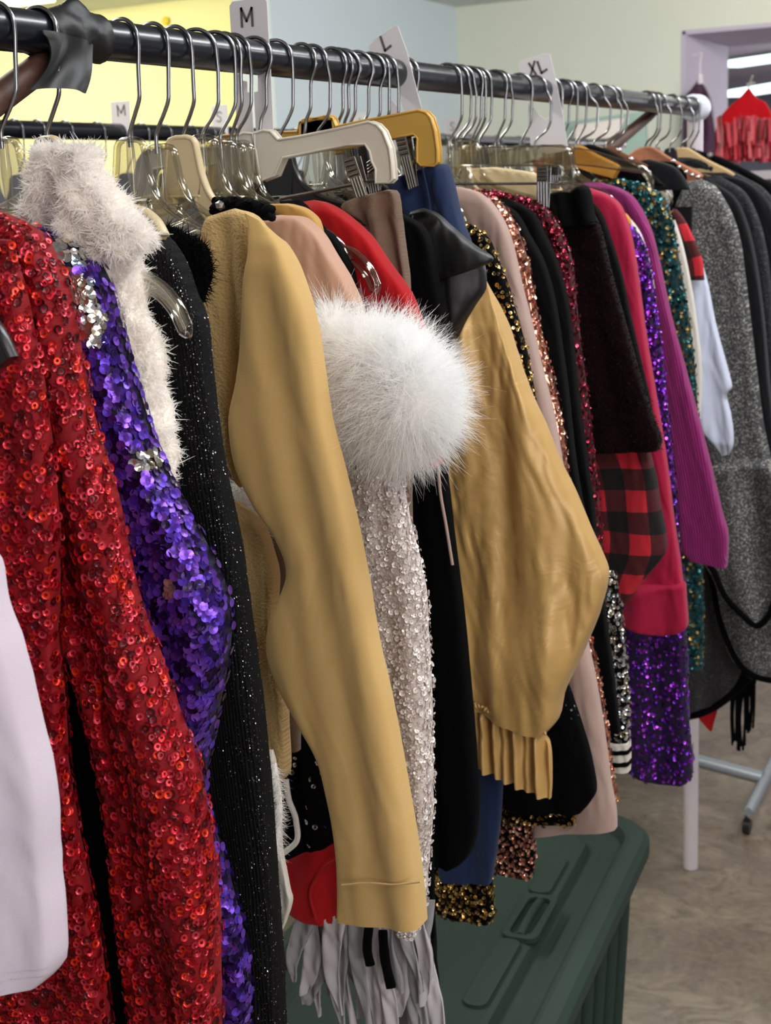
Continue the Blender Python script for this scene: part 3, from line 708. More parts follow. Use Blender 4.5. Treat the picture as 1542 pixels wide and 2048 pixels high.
# --- materials
M['tee'] = fabric('lilac_white_jersey', 'ddd2de', 'd0c2d4', bump=.2, scale=1500)
M['red_mesh'] = fabric('red_mesh', '940513', '78040e', rough=.7, sheen=.1)
M['red_seq'] = sequin_mat('red_sequins', ['cc1424', 'a00c1c', '780614', 'e83418', '8c0a18', 'd8303a', '480410', 'b81428', 'd83c50'], .3, .6)
M['purple_net'] = fabric('dark_purple_net', '1c1238', '0c0a18', rough=.6)
M['purple_seq'] = sequin_mat('violet_sequins', ['6a44d8', '3c2088', '7a4ad0', '8a58e8', '2c1458', '5832b8', '4a2480', '7040b0', '22103c'], .32, .7)
M['silver_seq'] = sequin_mat('silver_sequins', ['d6d2cc', 'c4b8a4', 'e2e0e0', 'b4c4d0', 'cbbfa8', 'd8d4d8'], .14, .9)
M['fleece'] = fabric('white_fleece', 'fffaf5', 'f8f2ec', rough=1, sheen=.5, bump=.4, scale=250)
M['fleece_tuft'] = fibre('white_fleece_fibre', 'fffcf9', .5)
M['black_knit'] = fabric('black_ribbed_knit', '060607', '080809', rib=300, bump=.6, sheen=.03, spec=.2)
M['bead'] = sequin_mat('silver_thread', ['8c8c92', '3a3a3e', 'c8c8d0', '1c1c20', '54545a', '262628', '101012'], .3, .9)
M['gold_crepe'] = fabric('mustard_gold_crepe', 'd4b47e', 'c6a46e', rough=.85, bump=1, scale=330, sheen=.3, bd=.0022)
M['gold_smooth'] = fabric('mustard_gold_jersey', 'd2ae72', 'c8a264', rough=.85, bump=.22, scale=1100, sheen=.3)
M['nude'] = fabric('nude_mesh', 'c49a80', 'b98d74', rough=.6, bump=.25, scale=1400, sheen=.3)
M['white_lace'] = fabric('white_lace', 'd8cdc8', 'cbbdb8', bump=.9, scale=380)
M['white_seq'] = sequin_mat('pearl_sequins', ['ece4e0', 'ddd2cc', 'f4eeec', 'd2c6c2', 'e4dcdc'], .22, .15)
M['feather'] = fibre('white_feather', 'ffffff', .55)
M['red_velvet'] = fabric('bright_red_velvet', 'b2040e', '9a030c', rough=.9, sheen=.25, bump=.2)
M['black'] = fabric('black_jersey', '050506', '030304', rough=.9, sheen=.02, spec=.08)
M['charcoal_black'] = fabric('soft_black_knit', '08080a', '060607', rough=.95, sheen=.05, spec=.08)
M['suede'] = fabric('brown_suede', '7d6655', '645042', rough=1, sheen=.4, bump=.6, scale=600)
M['leather'] = fabric('black_satin_leather', '101214', '0c0d0f', rough=.46, sheen=0, spec=.5, bump=.12, scale=1500)
M['navy'] = fabric('navy_cloth', '14284f', '0f1f40', rough=.8, sheen=.3)
M['satin'] = fabric('gold_satin', 'cfa768', 'c49c5c', rough=.42, sheen=.2, bump=.05, scale=1500, spec=.6, metal=.12, bigbump=.13)
M['taupe'] = fabric('pinkish_taupe_jersey', 'b49a90', 'a88d84', rough=.85, sheen=.35)
M['gold_seq'] = sequin_mat('antique_gold_sequins', ['c8a058', 'a07c3c', 'e0c080', '6c5228', '3c2e18', 'b89050'], .2, .9)
M['rose_seq'] = sequin_mat('rose_gold_sequins', ['d89880', 'c08070', 'e8b8a0', '9c6054', 'e0a078', '6c4038'], .2, .85)
M['wine_seq'] = sequin_mat('burgundy_sequins', ['8c1c34', '6c1024', 'b03a50', '4c0a18', 'a0283c'], .2, .8)
M['wine'] = fabric('burgundy_net', '4c0a18', '2c060e', rough=.7)
M['black_fuzz'] = fabric('black_fuzzy_pile', '050304', '1c080a', rough=1, spec=.05, bump=1, scale=160, sheen=.2)
M['plaid'] = plaid_mat('red_black_plaid')
M['crimson'] = fabric('crimson_jersey', 'b00a3c', '960834', rough=.75, sheen=.3)
M['violet_net'] = fabric('dark_violet_net', '22083a', '150524', rough=.6)
M['violet_seq'] = sequin_mat('bright_purple_sequins', ['7c1cb0', '5c1490', '9c34c8', '481078', 'a848d8', '6828c0'], .2, .8)
M['magenta'] = fabric('magenta_rib_knit', '8c1a66', '781458', rough=.85, rib=240, bump=.8, sheen=.35)
M['teal'] = fabric('dark_teal_net', '123f44', '0c2c30', rough=.7)
M['teal_seq'] = sequin_mat('teal_gold_sequins', ['1c5c60', '144448', '2c6c6c', 'b89850', '184c50', '8c7c48', '0e3438', '1a5458'], .25, .7)
M['cream'] = fabric('cream_knit', 'd8d2c8', 'ccc4ba')
M['white_sateen'] = fabric('cool_white_sateen', 'ccd2e6', 'c2c8de', rough=.6, sheen=.3)
M['silver_gl'] = glitter_mat('silver_grey_glitter_knit', '47474b', 'd8d4cc', .3, 650)
M['char_gl'] = glitter_mat('charcoal_glitter_knit', '222226', '6c6864', .15, 650)
M['grey_tweed'] = glitter_mat('dark_grey_tweed', '1b1c22', '5c5e68', .25, 500, .9)
M['grey_cloth'] = fabric('dark_grey_wool', '17181b', '101114', rough=.95, spec=.1, sheen=.3, bump=.5, scale=500)
M['ochre'] = fabric('ochre_velvet', 'c89c54', 'b88c48', rough=.8, sheen=.4)

# --- pale tee, nearest
e = garment('tee_shirt', .64, 'pale lilac white T-shirt sleeve with stitched hem at the lower left corner', 'shirt')
def hemstitch(g, tb):
    for dz in (.012, .0155):
        I = np.full(60, 0.)+(tb.n-1)*(1-dz/tb.ln[-1]); J = np.linspace(1, tb.k/2-1, 60)
        p, du, dv, nn = tb.sample(I, J)
        V = np.stack([p+du*.0011, p+dv*.0004, p-du*.0011, p-dv*.0004], 1)+nn[:, None]*.0005
        g.add(V.reshape(-1, 3), (np.array([[0, 1, 2, 3]])[None]+np.arange(60)[:, None, None]*4).reshape(-1, 4), 1)
    return [M['white_lace']]
stack('sleeve', [(-190, 1080, -22, 1090), (-190, 1180, -2, 1190), (-190, 1300, 30, 1300), (-190, 1450, 62, 1450), (-190, 1600, 90, 1600), (-190, 1750, 97, 1750), (-190, 1850, 107, 1860), (-190, 1890, 108, 1935), (-190, 1905, 84, 1966)], .655, M['tee'], e, .022,
      [(70, .006, 2.2, 1), (130, .002, 0, -2)], extra=hemstitch)
stack('body', [(-420, 500, -100, 520), (-430, 900, -90, 900), (-430, 1500, -60, 1500), (-430, 2100, -50, 2100)], .65, M['tee'], e, .015, f_soft)

# --- red sequin jacket
e = garment('sequin_jacket', .775, 'shiny red ring-sequin jacket filling the left side of the rack', 'jacket')
def red_x(g, tb, seed=1, **k):
    discs(g, tb, .0063, .0047, 1, hole=.4, tilt=.14, seed=seed, sides=12, keep=.8, jitter=.42, **k); return [M['red_seq']]
stack('sleeve', [(-90, 418, -14, 418), (-90, 432, 20, 436), (-70, 465, 68, 470), (-50, 560, 118, 565), (-20, 700, 150, 705), (0, 860, 185, 860), (20, 1000, 228, 1000), (75, 1120, 250, 1120), (125, 1250, 285, 1250), (158, 1340, 325, 1350), (188, 1450, 358, 1450), (212, 1560, 392, 1555), (234, 1700, 415, 1690), (250, 1850, 430, 1840), (275, 2060, 437, 2060), (282, 2200, 442, 2200)], .785, M['red_mesh'], e, .020,
      [(48, .006, .6, 2), (95, .003, 1, -3)], extra=red_x, jag=.0006)
stack('body', [(-330, 470, 20, 480), (-340, 700, 70, 700), (-340, 900, 100, 900), (-340, 1050, 112, 1060), (-340, 1200, 108, 1200), (-330, 1290, 104, 1290), (-320, 1380, 116, 1380), (-320, 1560, 130, 1560), (-320, 1680, 152, 1680), (-320, 1850, 184, 1850), (-320, 2060, 214, 2060), (-320, 2200, 236, 2200)], .752, M['red_mesh'], e, .014,
      [(36, .007, 2.2, 2), (90, .003, 1, -3)], extra=lambda g, tb: red_x(g, tb, 2, u0=-.1), jag=.0006)
e2 = garment('gap_sheet', .815, 'black sheet filling the gap between the two parts of the red jacket', 'dress')  # black sheet set in the gap between sleeve and body
stack('body', [(-200, 640, 90, 640), (-200, 1200, 200, 1200), (-200, 1500, 280, 1500), (-150, 2100, 300, 2100)], .822, M['charcoal_black'], e2, .008, f_deep)

# --- violet flip-sequin top
e = garment('sequin_dress', .85, 'violet flip-sequin dress with silver patches, next to the red jacket', 'dress')
def viol(g, tb):
    P = np.array([(130, 510, 52, 36), (160, 590, 30, 40), (185, 650, 26, 44), (292, 920, 28, 24), (342, 1182, 16, 20)])
    def sil(p):
        x, y = proj(p); return np.any([((x-c[0])/c[2])**2+((y-c[1])/c[3])**2 < 1 for c in P], axis=0)
    discs(g, tb, .0076, .0050, 1, tilt=.085, seed=5, sides=12, keep=.97, jitter=.14, mask=lambda p, v, u: ~sil(p))
    discs(g, tb, .0072, .0050, 2, tilt=.16, seed=6, sides=12, keep=.97, jitter=.14, mask=lambda p, v, u: sil(p))
    return [M['purple_seq'], M['silver_seq']]
stack('sleeve', [(20, 448, 78, 455), (30, 475, 165, 500), (50, 530, 204, 560), (80, 620, 226, 640), (110, 740, 252, 740), (140, 850, 286, 850), (170, 950, 326, 950), (200, 1050, 380, 1050), (220, 1130, 419, 1130), (240, 1200, 447, 1210), (250, 1280, 450, 1280), (265, 1370, 438, 1370), (290, 1450, 421, 1450), (320, 1520, 408, 1520), (330, 1600, 402, 1600), (340, 1660, 400, 1660)], .86, M['purple_net'], e, .021,
      [(50, .006, 1.5, 2), (120, .002, 0, 5)], extra=viol, wr=.0005)
stack('body', [(100, 1500, 380, 1500), (150, 1600, 405, 1600), (200, 1700, 440, 1700), (250, 1800, 468, 1800), (280, 1900, 490, 1900), (290, 2000, 498, 2000), (290, 2080, 488, 2080), (290, 2200, 480, 2200)], .862, M['purple_net'], e, .013, [(50, .005, .2, 2)], extra=viol)
body_behind(.862, M['purple_net'], e, hem=.8, x1=.1)

# --- white fleece
e = garment('fleece_jacket', .9, 'fluffy white fleece jacket with a tall collar, between the violet and black sequin clothes', 'jacket')
def fleece_x(n, ln=.0046, wd=.0016, seed=3):
    def f(g, tb):
        rng = np.random.default_rng(seed)
        I, J = scatter(tb, math.sqrt(tb.ln[-1]*tb.W.mean()*3.4/n), .5, rng, u0=-.9)
        p, du, dv, nn = tb.sample(I, J)
        cl = np.stack([np.sin(p[:, 0]*330+p[:, 2]*140), np.sin(p[:, 2]*420+1), np.sin(p[:, 2]*290+p[:, 0]*400)], 1)
        strands(g, p, nn*.75+cl*.7, ln, wd, 1, seed, bend=1.3, droop=.1, spread=.4)
        return [M['fleece_tuft']]
    return f
lump = [(150, .005, 0, 90), (260, .003, 2, -120), (420, .0018, 1, 200)]
stack('collar', [(100, 286, 176, 290), (92, 300, 184, 305), (88, 345, 190, 345), (80, 395, 220, 390), (74, 430, 248, 420), (80, 465, 276, 452), (105, 500, 286, 480), (150, 520, 276, 508)], .885, M['fleece'], e, .022, lump, extra=fleece_x(30000), n=70)
stack('front', [(90, 470, 262, 480), (110, 520, 264, 525), (130, 580, 276, 580), (150, 640, 290, 640), (180, 720, 312, 720), (200, 800, 326, 800), (220, 870, 334, 870), (235, 920, 338, 920), (235, 1010, 332, 1010)], .905, M['fleece'], e, .018, lump, extra=fleece_x(26000, seed=8), n=90)
body_behind(.915, M['fleece'], e, hem=.55, x1=.12)

# --- black glitter knit
e = garment('glitter_cardigan', .955, 'long black knit threaded with silver glitter, running the full height beside the gold top', 'cardigan')
def beads(g, tb):
    rng = np.random.default_rng(12); cols = 34
    Js = np.linspace(-1, tb.k/2+1, cols)
    I = []; J = []
    for q, j in enumerate(Js):
        i = np.arange(0, tb.ln[-1], .0021 if q % 3 else .0016); i = i[rng.random(len(i)) < (.75 if q % 3 else .95)]
        I.append(np.interp(i+rng.normal(0, .0004, len(i)), tb.ln, np.arange(tb.n))); J.append(j+rng.normal(0, .09, len(i)))
    p, du, dv, nn = tb.sample(np.concatenate(I), np.concatenate(J))
    nn, u_, v_ = rotvec(nn, du, dv, .5, rng); s_ = .00042*rng.uniform(.6, 1.5, len(p))[:, None]
    p = p+nn*.0006
    V = np.stack([p+u_*s_, p+v_*s_*1.5, p-u_*s_, p-v_*s_*1.5], 1)
    g.add(V.reshape(-1, 3), (np.array([[0, 1, 2, 3]])[None]+np.arange(len(p))[:, None, None]*4).reshape(-1, 4), 1, smooth=False)
    return [M['bead']]
stack('sleeve', [(225, 425, 255, 428), (240, 448, 308, 458), (230, 500, 362, 520), (225, 560, 388, 588), (230, 640, 411, 645), (240, 700, 417, 700), (260, 800, 427, 800), (280, 900, 441, 900), (290, 960, 451, 960), (300, 1080, 477, 1080), (300, 1250, 501, 1250), (310, 1400, 521, 1400), (340, 1600, 541, 1600), (370, 1750, 551, 1750), (390, 1900, 561, 1900), (400, 2060, 569, 2060), (410, 2200, 576, 2200)], .955, M['black_knit'], e, .016,
      [(60, .004, .5, 1)], extra=beads)
body_behind(.965, M['black_knit'], e, hem=.9, x1=.1)
e = garment('fur_trimmed_top', 1.0, 'black top with curly black fur collar, tucked behind the glitter knit', 'top')
def bfur(n, ln, seed, mat='black', wd=.0011):
    def f(g, tb):
        rng = np.random.default_rng(seed); I, J = scatter(tb, math.sqrt(tb.ln[-1]*tb.W.mean()*3.4/n), .5, rng)
        p, du, dv, nn = tb.sample(I, J); strands(g, p, nn, ln, wd, 1, seed, bend=1.0, droop=.2, spread=.6); return [M[mat]]
    return f
stack('collar', [(300, 452, 330, 452), (300, 480, 396, 486), (320, 520, 408, 520), (350, 560, 404, 580), (370, 600, 396, 610)], 1.0, M['black'], e, .014, lump, extra=bfur(4000, .006, 31), n=40)
body_behind(1.01, M['black'], e, hem=.5, x1=.1, top=.235)

# --- mustard gold long-sleeved top
e = garment('long_sleeved_top', 1.09, 'mustard gold crepe long-sleeved top in the middle foreground, sleeve hanging to the bottom', 'top')
stack('torso', [(416, 434, 470, 417), (410, 455, 512, 432), (402, 490, 540, 470), (390, 535, 548, 520), (386, 560, 548, 560), (404, 590, 548, 600), (416, 640, 545, 650), (424, 720, 540, 740), (432, 790, 540, 820), (442, 860, 540, 870), (450, 905, 540, 905), (468, 940, 520, 940), (484, 972, 510, 975)], 1.105, M['gold_crepe'], e, .009, [(110, .003, 1, 1), (220, .0018, 0, 2)])
stack('sleeve', [(490, 425, 520, 440), (500, 450, 545, 468), (505, 500, 572, 497), (498, 565, 603, 568), (494, 650, 627, 650), (484, 750, 642, 745), (468, 850, 658, 845), (480, 930, 682, 935), (512, 1000, 698, 1000), (560, 1075, 715, 1075), (582, 1135, 726, 1135), (566, 1195, 737, 1190), (546, 1240, 745, 1240), (541, 1300, 757, 1300), (562, 1365, 772, 1365), (603, 1440, 787, 1440), (640, 1510, 800, 1510), (661, 1590, 814, 1590), (677, 1680, 829, 1680), (683, 1770, 841, 1766), (683, 1832, 848, 1846)], 1.08, M['gold_smooth'], e, .020,
      [(78, .0018, .9, .3), (150, .0014, .4, -1), (30, .003, 2, .5)], wr=.0007)
def seam(pts, y, r, mat, parent, name='seam', n=40, k=6):
    g = Geo(); P = [aty(a_, b_, y) for a_, b_ in pts]; wire(g, P, r, n=n, k=k); return g.build(name, mat, parent)
stack('inner_sleeve', [(470, 1000, 500, 1020), (470, 1090, 540, 1090), (490, 1150, 556, 1150), (495, 1220, 551, 1220), (500, 1300, 552, 1300), (510, 1400, 572, 1380), (518, 1480, 574, 1480), (530, 1540, 575, 1545), (542, 1578, 560, 1566)], 1.125, M['gold_crepe'], e, .012, [(110, .004, .3, 3)])
e = garment('fur_cuffed_coat', 1.17, 'brown coat with a white fur edge glimpsed below the gold top torso', 'coat')
stack('body', [(430, 900, 540, 900), (440, 1000, 560, 1000), (440, 1300, 600, 1300), (450, 1500, 600, 1500)], 1.165, M['suede'], e, .008, f_soft)
def wfur(n, ln, seed, mat='feather', wd=.0009, bend=.6, spread=.45):
    def f(g, tb):
        rng = np.random.default_rng(seed); I, J = scatter(tb, math.sqrt(tb.ln[-1]*tb.W.mean()*3.4/n), .5, rng)
        p, du, dv, nn = tb.sample(I, J); strands(g, p, nn, ln, wd, 1, seed, bend=bend, droop=.35, spread=spread); return [M[mat]]
    return f
stack('fur_edge', [(462, 968, 486, 966), (468, 1000, 505, 1000), (478, 1050, 515, 1050), (488, 1090, 512, 1088)], 1.15, M['fleece'], e, .010, (), extra=wfur(2200, .016, 41), n=24)
e = garment('cream_jacket', 1.02, 'cream cloth flap with a ragged white fur edge beside the black knit near the bottom', 'jacket')
stack('flap', [(480, 1500, 546, 1500), (500, 1600, 558, 1600), (505, 1700, 562, 1700), (510, 1760, 578, 1780), (515, 1800, 583, 1800), (520, 1850, 567, 1850), (530, 1890, 552, 1880)], 1.03, M['cream'], e, .006, f_soft, n=50)
stack('fur_edge', [(545, 1530, 552, 1525), (552, 1580, 560, 1580), (555, 1640, 563, 1640), (548, 1690, 556, 1690), (546, 1718, 555, 1715)], 1.025, M['fleece'], e, .004, (), extra=wfur(1200, .008, 43, wd=.0006), n=24)

seam([(684, 1770), (735, 1766), (790, 1769), (841, 1764)], 1.0565, .0010, M['gold_crepe'], e.parent or bpy.data.objects['long_sleeved_top'], 'hem_seam')
seam([(548, 470), (518, 505), (503, 580), (492, 680), (480, 780), (464, 870)], 1.084, .0016, M['gold_crepe'], bpy.data.objects['long_sleeved_top'], 'armhole_seam')
# --- mesh, feather and sequin dress
e = garment('sequin_gown', 1.2, 'white sequin gown with nude mesh shoulder and a big white feather cuff', 'dress')
stack('mesh_shoulder', [(520, 436, 560, 430), (532, 448, 604, 437), (545, 470, 640, 470), (560, 500, 666, 510), (590, 560, 698, 565), (612, 600, 714, 602), (620, 640, 724, 640)], 1.20, M['nude'], e, .018, [(60, .003, 0, 3)], n=60)
def pearl(g, tb):
    discs(g, tb, .0058, .0050, 1, hole=.2, tilt=.4, seed=21, sides=10, keep=.75, jitter=.5); discs(g, tb, .0030, .0036, 1, tilt=.5, seed=22, sides=7, keep=.8, jitter=.5); return [M['white_seq']]
stack('sleeve', [(600, 602, 708, 603), (610, 640, 722, 640), (615, 680, 745, 660), (640, 760, 780, 760), (650, 850, 790, 870), (665, 900, 800, 920), (680, 980, 805, 980), (690, 1050, 820, 1050), (710, 1150, 842, 1150), (730, 1250, 853, 1250), (750, 1350, 860, 1350), (765, 1450, 862, 1450), (780, 1550, 862, 1550), (790, 1650, 860, 1650), (790, 1750, 853, 1740), (788, 1830, 846, 1820), (806, 1870, 832, 1874)], 1.19, M['white_lace'], e, .016, [(60, .004, .4, 4), (140, .002, 0, 9)], extra=pearl, jag=.0008)
def fluff(parent, blobs, nst, ln, seed, name='feather_cuff'):
    g = Geo(); rng = np.random.default_rng(seed)
    for (px, py, y, rx, ry, rz, n_) in blobs:
        c = aty(px, py, y); sc = abs(aty(px+10, py, y)[0]-c[0])/10
        cs = np.array([rx*sc, ry, rz*sc])*.86
        u_ = rng.normal(0, 1, (n_, 3)); u_ /= np.linalg.norm(u_, axis=1)[:, None]
        p = c+u_*cs; nn = u_/cs; nn /= np.linalg.norm(nn, axis=1)[:, None]
        nn = nn+np.stack([np.sin(p[:, 2]*150), 0*nn[:, 0], np.sin(p[:, 0]*170)-.25], 1)*.22
        strands(g, p, nn, ln, .00075, 1, seed+n_, bend=.55, droop=.25, spread=.28)
        th = np.linspace(0, np.pi, 26)[:, None]; fi = np.linspace(0, 2*np.pi, 40, endpoint=False)[None]
        V = np.stack([np.sin(th)*np.cos(fi)*cs[0], np.sin(th)*np.sin(fi)*cs[1], np.cos(th)*cs[2]+0*fi], -1)*(1+.03*np.sin(fi*7+th*9))[..., None]+c
        g.add(V, grid_faces(26, 40), 0)
    return g.build(name, [M['fleece'], M['feather']], parent)
tag(fluff(e, [(792, 775, 1.165, 98, .046, 104, 15000), (690, 790, 1.165, 48, .036, 98, 6000), (668, 690, 1.17, 30, .026, 66, 3500), (745, 705, 1.16, 62, .038, 52, 6000), (830, 800, 1.155, 66, .04, 78, 8000), (800, 868, 1.165, 62, .034, 42, 5000)], 0, .026, 50), 'big round white marabou feather cuff')
# rhinestone and black ruffle at its neckline
e = garment('ruffled_camisole', 1.15, 'black ruffled neckline with a rhinestone above the gold and nude shoulders', 'top')
g = Geo(); rg = np.random.default_rng(9)
pts = []
for i in range(220):
    t = i/219; p = aty(430+t*110, 412-8*math.sin(t*3)+t*16, 1.15); pts.append(p+np.array([0, .008*math.sin(t*120), .0045*math.cos(t*95)]))
wire(g, pts, .0042, k=8); g.build('ruffle', M['black'], e)
bm = bmesh.new(); bmesh.ops.create_icosphere(bm, subdivisions=1, radius=.005)
bmesh.ops.translate(bm, verts=bm.verts, vec=aty(440, 411, 1.13)); tag(bm_obj('rhinestone', bm, M['silver_seq'], e), 'sparkling rhinestone')
body_behind(1.16, M['black'], e, hem=.3, x1=.05, top=.2)
e = garment('velvet_camisole', 1.24, 'small ochre velvet shoulder peeking out above the nude mesh', 'top')
stack('shoulder', [(540, 408, 575, 407), (550, 418, 612, 418), (570, 438, 636, 440), (590, 465, 645, 470), (610, 500, 648, 500)], 1.235, M['ochre'], e, .010, ())
body_behind(1.24, M['ochre'], e, hem=.4, x1=.06, top=.21)
e = garment('black_camisole', 1.27, 'narrow black shoulder between the nude mesh and the bright red velvet', 'top')
stack('shoulder', [(560, 402, 600, 400), (600, 440, 648, 458), (640, 480, 672, 478), (668, 520, 702, 532), (690, 570, 715, 590), (700, 640, 725, 640)], 1.262, M['black'], e, .011, ())
body_behind(1.27, M['black'], e, hem=.5, x1=.08)
e = garment('sequinned_skirt', 1.24, 'black skirt with scattered clear sequins, showing left of the gold sleeve near the bottom', 'skirt')
def fewseq(mat, keep=.12, size=.006, step=.010, seed=71, hole=.25, **k):
    def f(g, tb): discs(g, tb, size, step, 1, hole=hole, tilt=.4, seed=seed, keep=keep, jitter=.5, **k); return [M[mat]]
    return f
stack('skirt', [(500, 1300, 640, 1300), (530, 1400, 680, 1400), (545, 1500, 700, 1500), (552, 1600, 705, 1600), (556, 1680, 700, 1660), (558, 1716, 660, 1690)], 1.24, M['black'], e, .012, f_deep, extra=fewseq('silver_seq', .2))
g = Geo(); wire(g, [aty(*q, 1.225) for q in [(572, 1560), (578, 1600), (592, 1640), (594, 1680), (575, 1700), (556, 1712)]], .0032, n=50, k=10); g.build('fur_ribbon', M['fleece'], e)

# --- bright red velvet
e = garment('velvet_hoodie', 1.3, 'bright red velvet top with a clear hanger tip on its shoulder', 'top')
stack('shoulder', [(604, 404, 628, 400), (612, 412, 652, 406), (616, 425, 690, 432), (640, 465, 735, 472), (680, 520, 775, 528), (710, 590, 822, 592), (740, 670, 853, 678), (760, 740, 875, 735), (780, 830, 880, 830), (790, 930, 880, 930)], 1.295, M['red_velvet'], e, .017, [(50, .004, 0, 2)])
stack('hem', [(640, 1560, 720, 1560), (622, 1620, 720, 1620), (590, 1680, 720, 1680), (548, 1718, 715, 1720), (557, 1770, 705, 1765), (578, 1810, 700, 1805), (612, 1832, 680, 1838), (636, 1846, 668, 1846)], 1.30, M['red_velvet'], e, .018, [(70, .006, 0, 6), (120, .003, 1, -8)])
seam([(700, 1700), (640, 1745), (620, 1790), (632, 1840)], 1.277, .0016, M['red_velvet'], e)
body_behind(1.305, M['red_velvet'], e, hem=.62, x1=.1)

# --- brown suede, clipped
e = garment('suede_skirt', 1.36, 'brown suede skirt clipped to the ivory hanger', 'skirt')
stack('waist', [(744, 388, 778, 379), (700, 402, 798, 390), (684, 412, 802, 420), (736, 450, 805, 450), (750, 490, 809, 490), (766, 540, 815, 540), (792, 600, 818, 600)], 1.352, M['suede'], e, .012, [(220, .005, .4, 2)], wr=.003)
stack('skirt', [(600, 470, 770, 470), (640, 600, 800, 600), (650, 900, 820, 900), (650, 1300, 830, 1300)], 1.372, M['suede'], e, .008, f_soft)
# --- long black dress
e = garment('long_black_dress', 1.42, 'long plain black dress between the white sequin gown and the gold satin sleeve', 'dress')
stack('shoulder', [(700, 428, 800, 425), (740, 450, 850, 462), (770, 520, 870, 540), (790, 600, 885, 620), (800, 700, 900, 700), (800, 850, 900, 850)], 1.418, M['black'], e, .014, f_soft)
stack('skirt', [(760, 840, 890, 840), (775, 930, 892, 930), (790, 1000, 900, 1000), (800, 1100, 912, 1100), (810, 1200, 925, 1200), (820, 1350, 940, 1350), (830, 1500, 952, 1500), (830, 1600, 957, 1600), (840, 1660, 952, 1672), (850, 1700, 935, 1715), (858, 1728, 900, 1738)], 1.43, M['black'], e, .014, f_deep)
stack('train', [(760, 1600, 860, 1600), (760, 1750, 866, 1750), (755, 1840, 868, 1840), (790, 1885, 870, 1888), (828, 1922, 870, 1928)], 1.39, M['black'], e, .008, f_soft)
g = Geo(); wire(g, [aty(*q, 1.405) for q in [(876, 920), (880, 980), (892, 1050), (905, 1130)]], .0018, n=20); g.build('hanging_loop', M['taupe'], e)
# --- leather ruffle
e = garment('ruffled_leather_top', 1.5, 'glossy black top with a stiff folded ruffle overlapping the navy shorts', 'top')
stack('under_ruffle', [(815, 470, 850, 470), (814, 520, 960, 520), (822, 570, 968, 572), (838, 610, 948, 612), (862, 650, 925, 655), (880, 690, 906, 700)], 1.482, M['leather'], e, .016, [(60, .010, 1.8, 14), (120, .003, 0, 10)], n=60)
stack('ruffle', [(822, 424, 846, 416), (820, 436, 874, 428), (820, 462, 915, 462), (822, 490, 950, 490), (826, 520, 985, 518), (832, 556, 930, 545), (834, 568, 880, 562)], 1.462, M['leather'], e, .010, [(40, .008, 2.3, 10)], n=60)
g = Geo(); wire(g, [aty(*q, 1.45) for q in [(826, 430), (824, 470), (822, 500)]], .0009, n=12, k=5); tag(g.build('hanging_loop', M['clear'], e), 'thin clear loop')
body_behind(1.505, M['black'], e, hem=.55, x1=.12)
# --- navy
e = garment('navy_shorts', 1.53, 'navy blue trousers clipped to the yellow skirt hanger', 'trousers')
stack('waist', [(770, 362, 872, 330), (782, 372, 893, 328), (790, 395, 904, 362), (800, 420, 914, 405), (826, 450, 926, 448), (850, 480, 940, 485), (870, 540, 950, 540)], 1.525, M['navy'], e, .018, [(120, .006, .4, 1)], wr=.004)
g = Geo(); wire(g, [aty(*q, 1.502) for q in [(845, 336), (850, 360), (858, 400), (862, 440)]], .0016, n=14); g.build('seam', M['navy'], e)
stack('leg', [(850, 900, 890, 900), (880, 1200, 940, 1200), (880, 1400, 955, 1400), (880, 1520, 1004, 1520), (885, 1600, 1003, 1600), (885, 1680, 996, 1680), (880, 1740, 986, 1748), (884, 1760, 982, 1765)], 1.612, M['navy'], e, .012, f_soft)
# --- gold satin
e = garment('satin_blouse', 1.58, 'gold satin blouse with a puffed sleeve and ruffled cuff, right of centre', 'blouse')
def puff(v): return 1+.5*np.exp(-((v-.86)/.1)**2)
stack('sleeve', [(955, 562, 972, 560), (930, 640, 1004, 640), (902, 700, 1025, 700), (893, 770, 1053, 770), (888, 850, 1088, 850), (887, 930, 1119, 925), (890, 1000, 1149, 990), (895, 1060, 1182, 1065), (902, 1110, 1207, 1125), (908, 1145, 1213, 1150), (918, 1215, 1196, 1225), (928, 1285, 1168, 1292), (936, 1340, 1142, 1350), (942, 1380, 1124, 1395), (946, 1398, 1118, 1432), (948, 1408, 1100, 1458), (949, 1412, 1090, 1466)], 1.57, M['satin'], e, .026,
      [(40, .008, 1.2, 2), (90, .005, .3, -3), (160, .002, 2, 8)], pinch=puff, k=110, wr=.0024)
ruf = [(430, .0055, .3, 6), (250, .004, 2, -3)]
stack('cuff', [(949, 1406, 1094, 1462), (949, 1416, 1090, 1472), (951, 1440, 1100, 1490), (953, 1480, 1104, 1530), (954, 1512, 1103, 1570), (955, 1533, 1101, 1597)], 1.568, M['satin'], e, .009, ruf, k=160, wr=.003)
g = Geo(); pts = []
for i in range(240):
    t = i/239; p = aty(948+t*144, 1409+t*55, 1.548); pts.append(p+np.array([0, .002*math.sin(t*150), .0022*math.sin(t*118)]))
wire(g, pts, .0018, k=6); g.build('gathering', M['satin'], e)
stack('torso', [(800, 600, 960, 600), (790, 700, 940, 700), (780, 1000, 910, 1000), (780, 1300, 930, 1300)], 1.586, M['satin'], e, .005, f_soft)
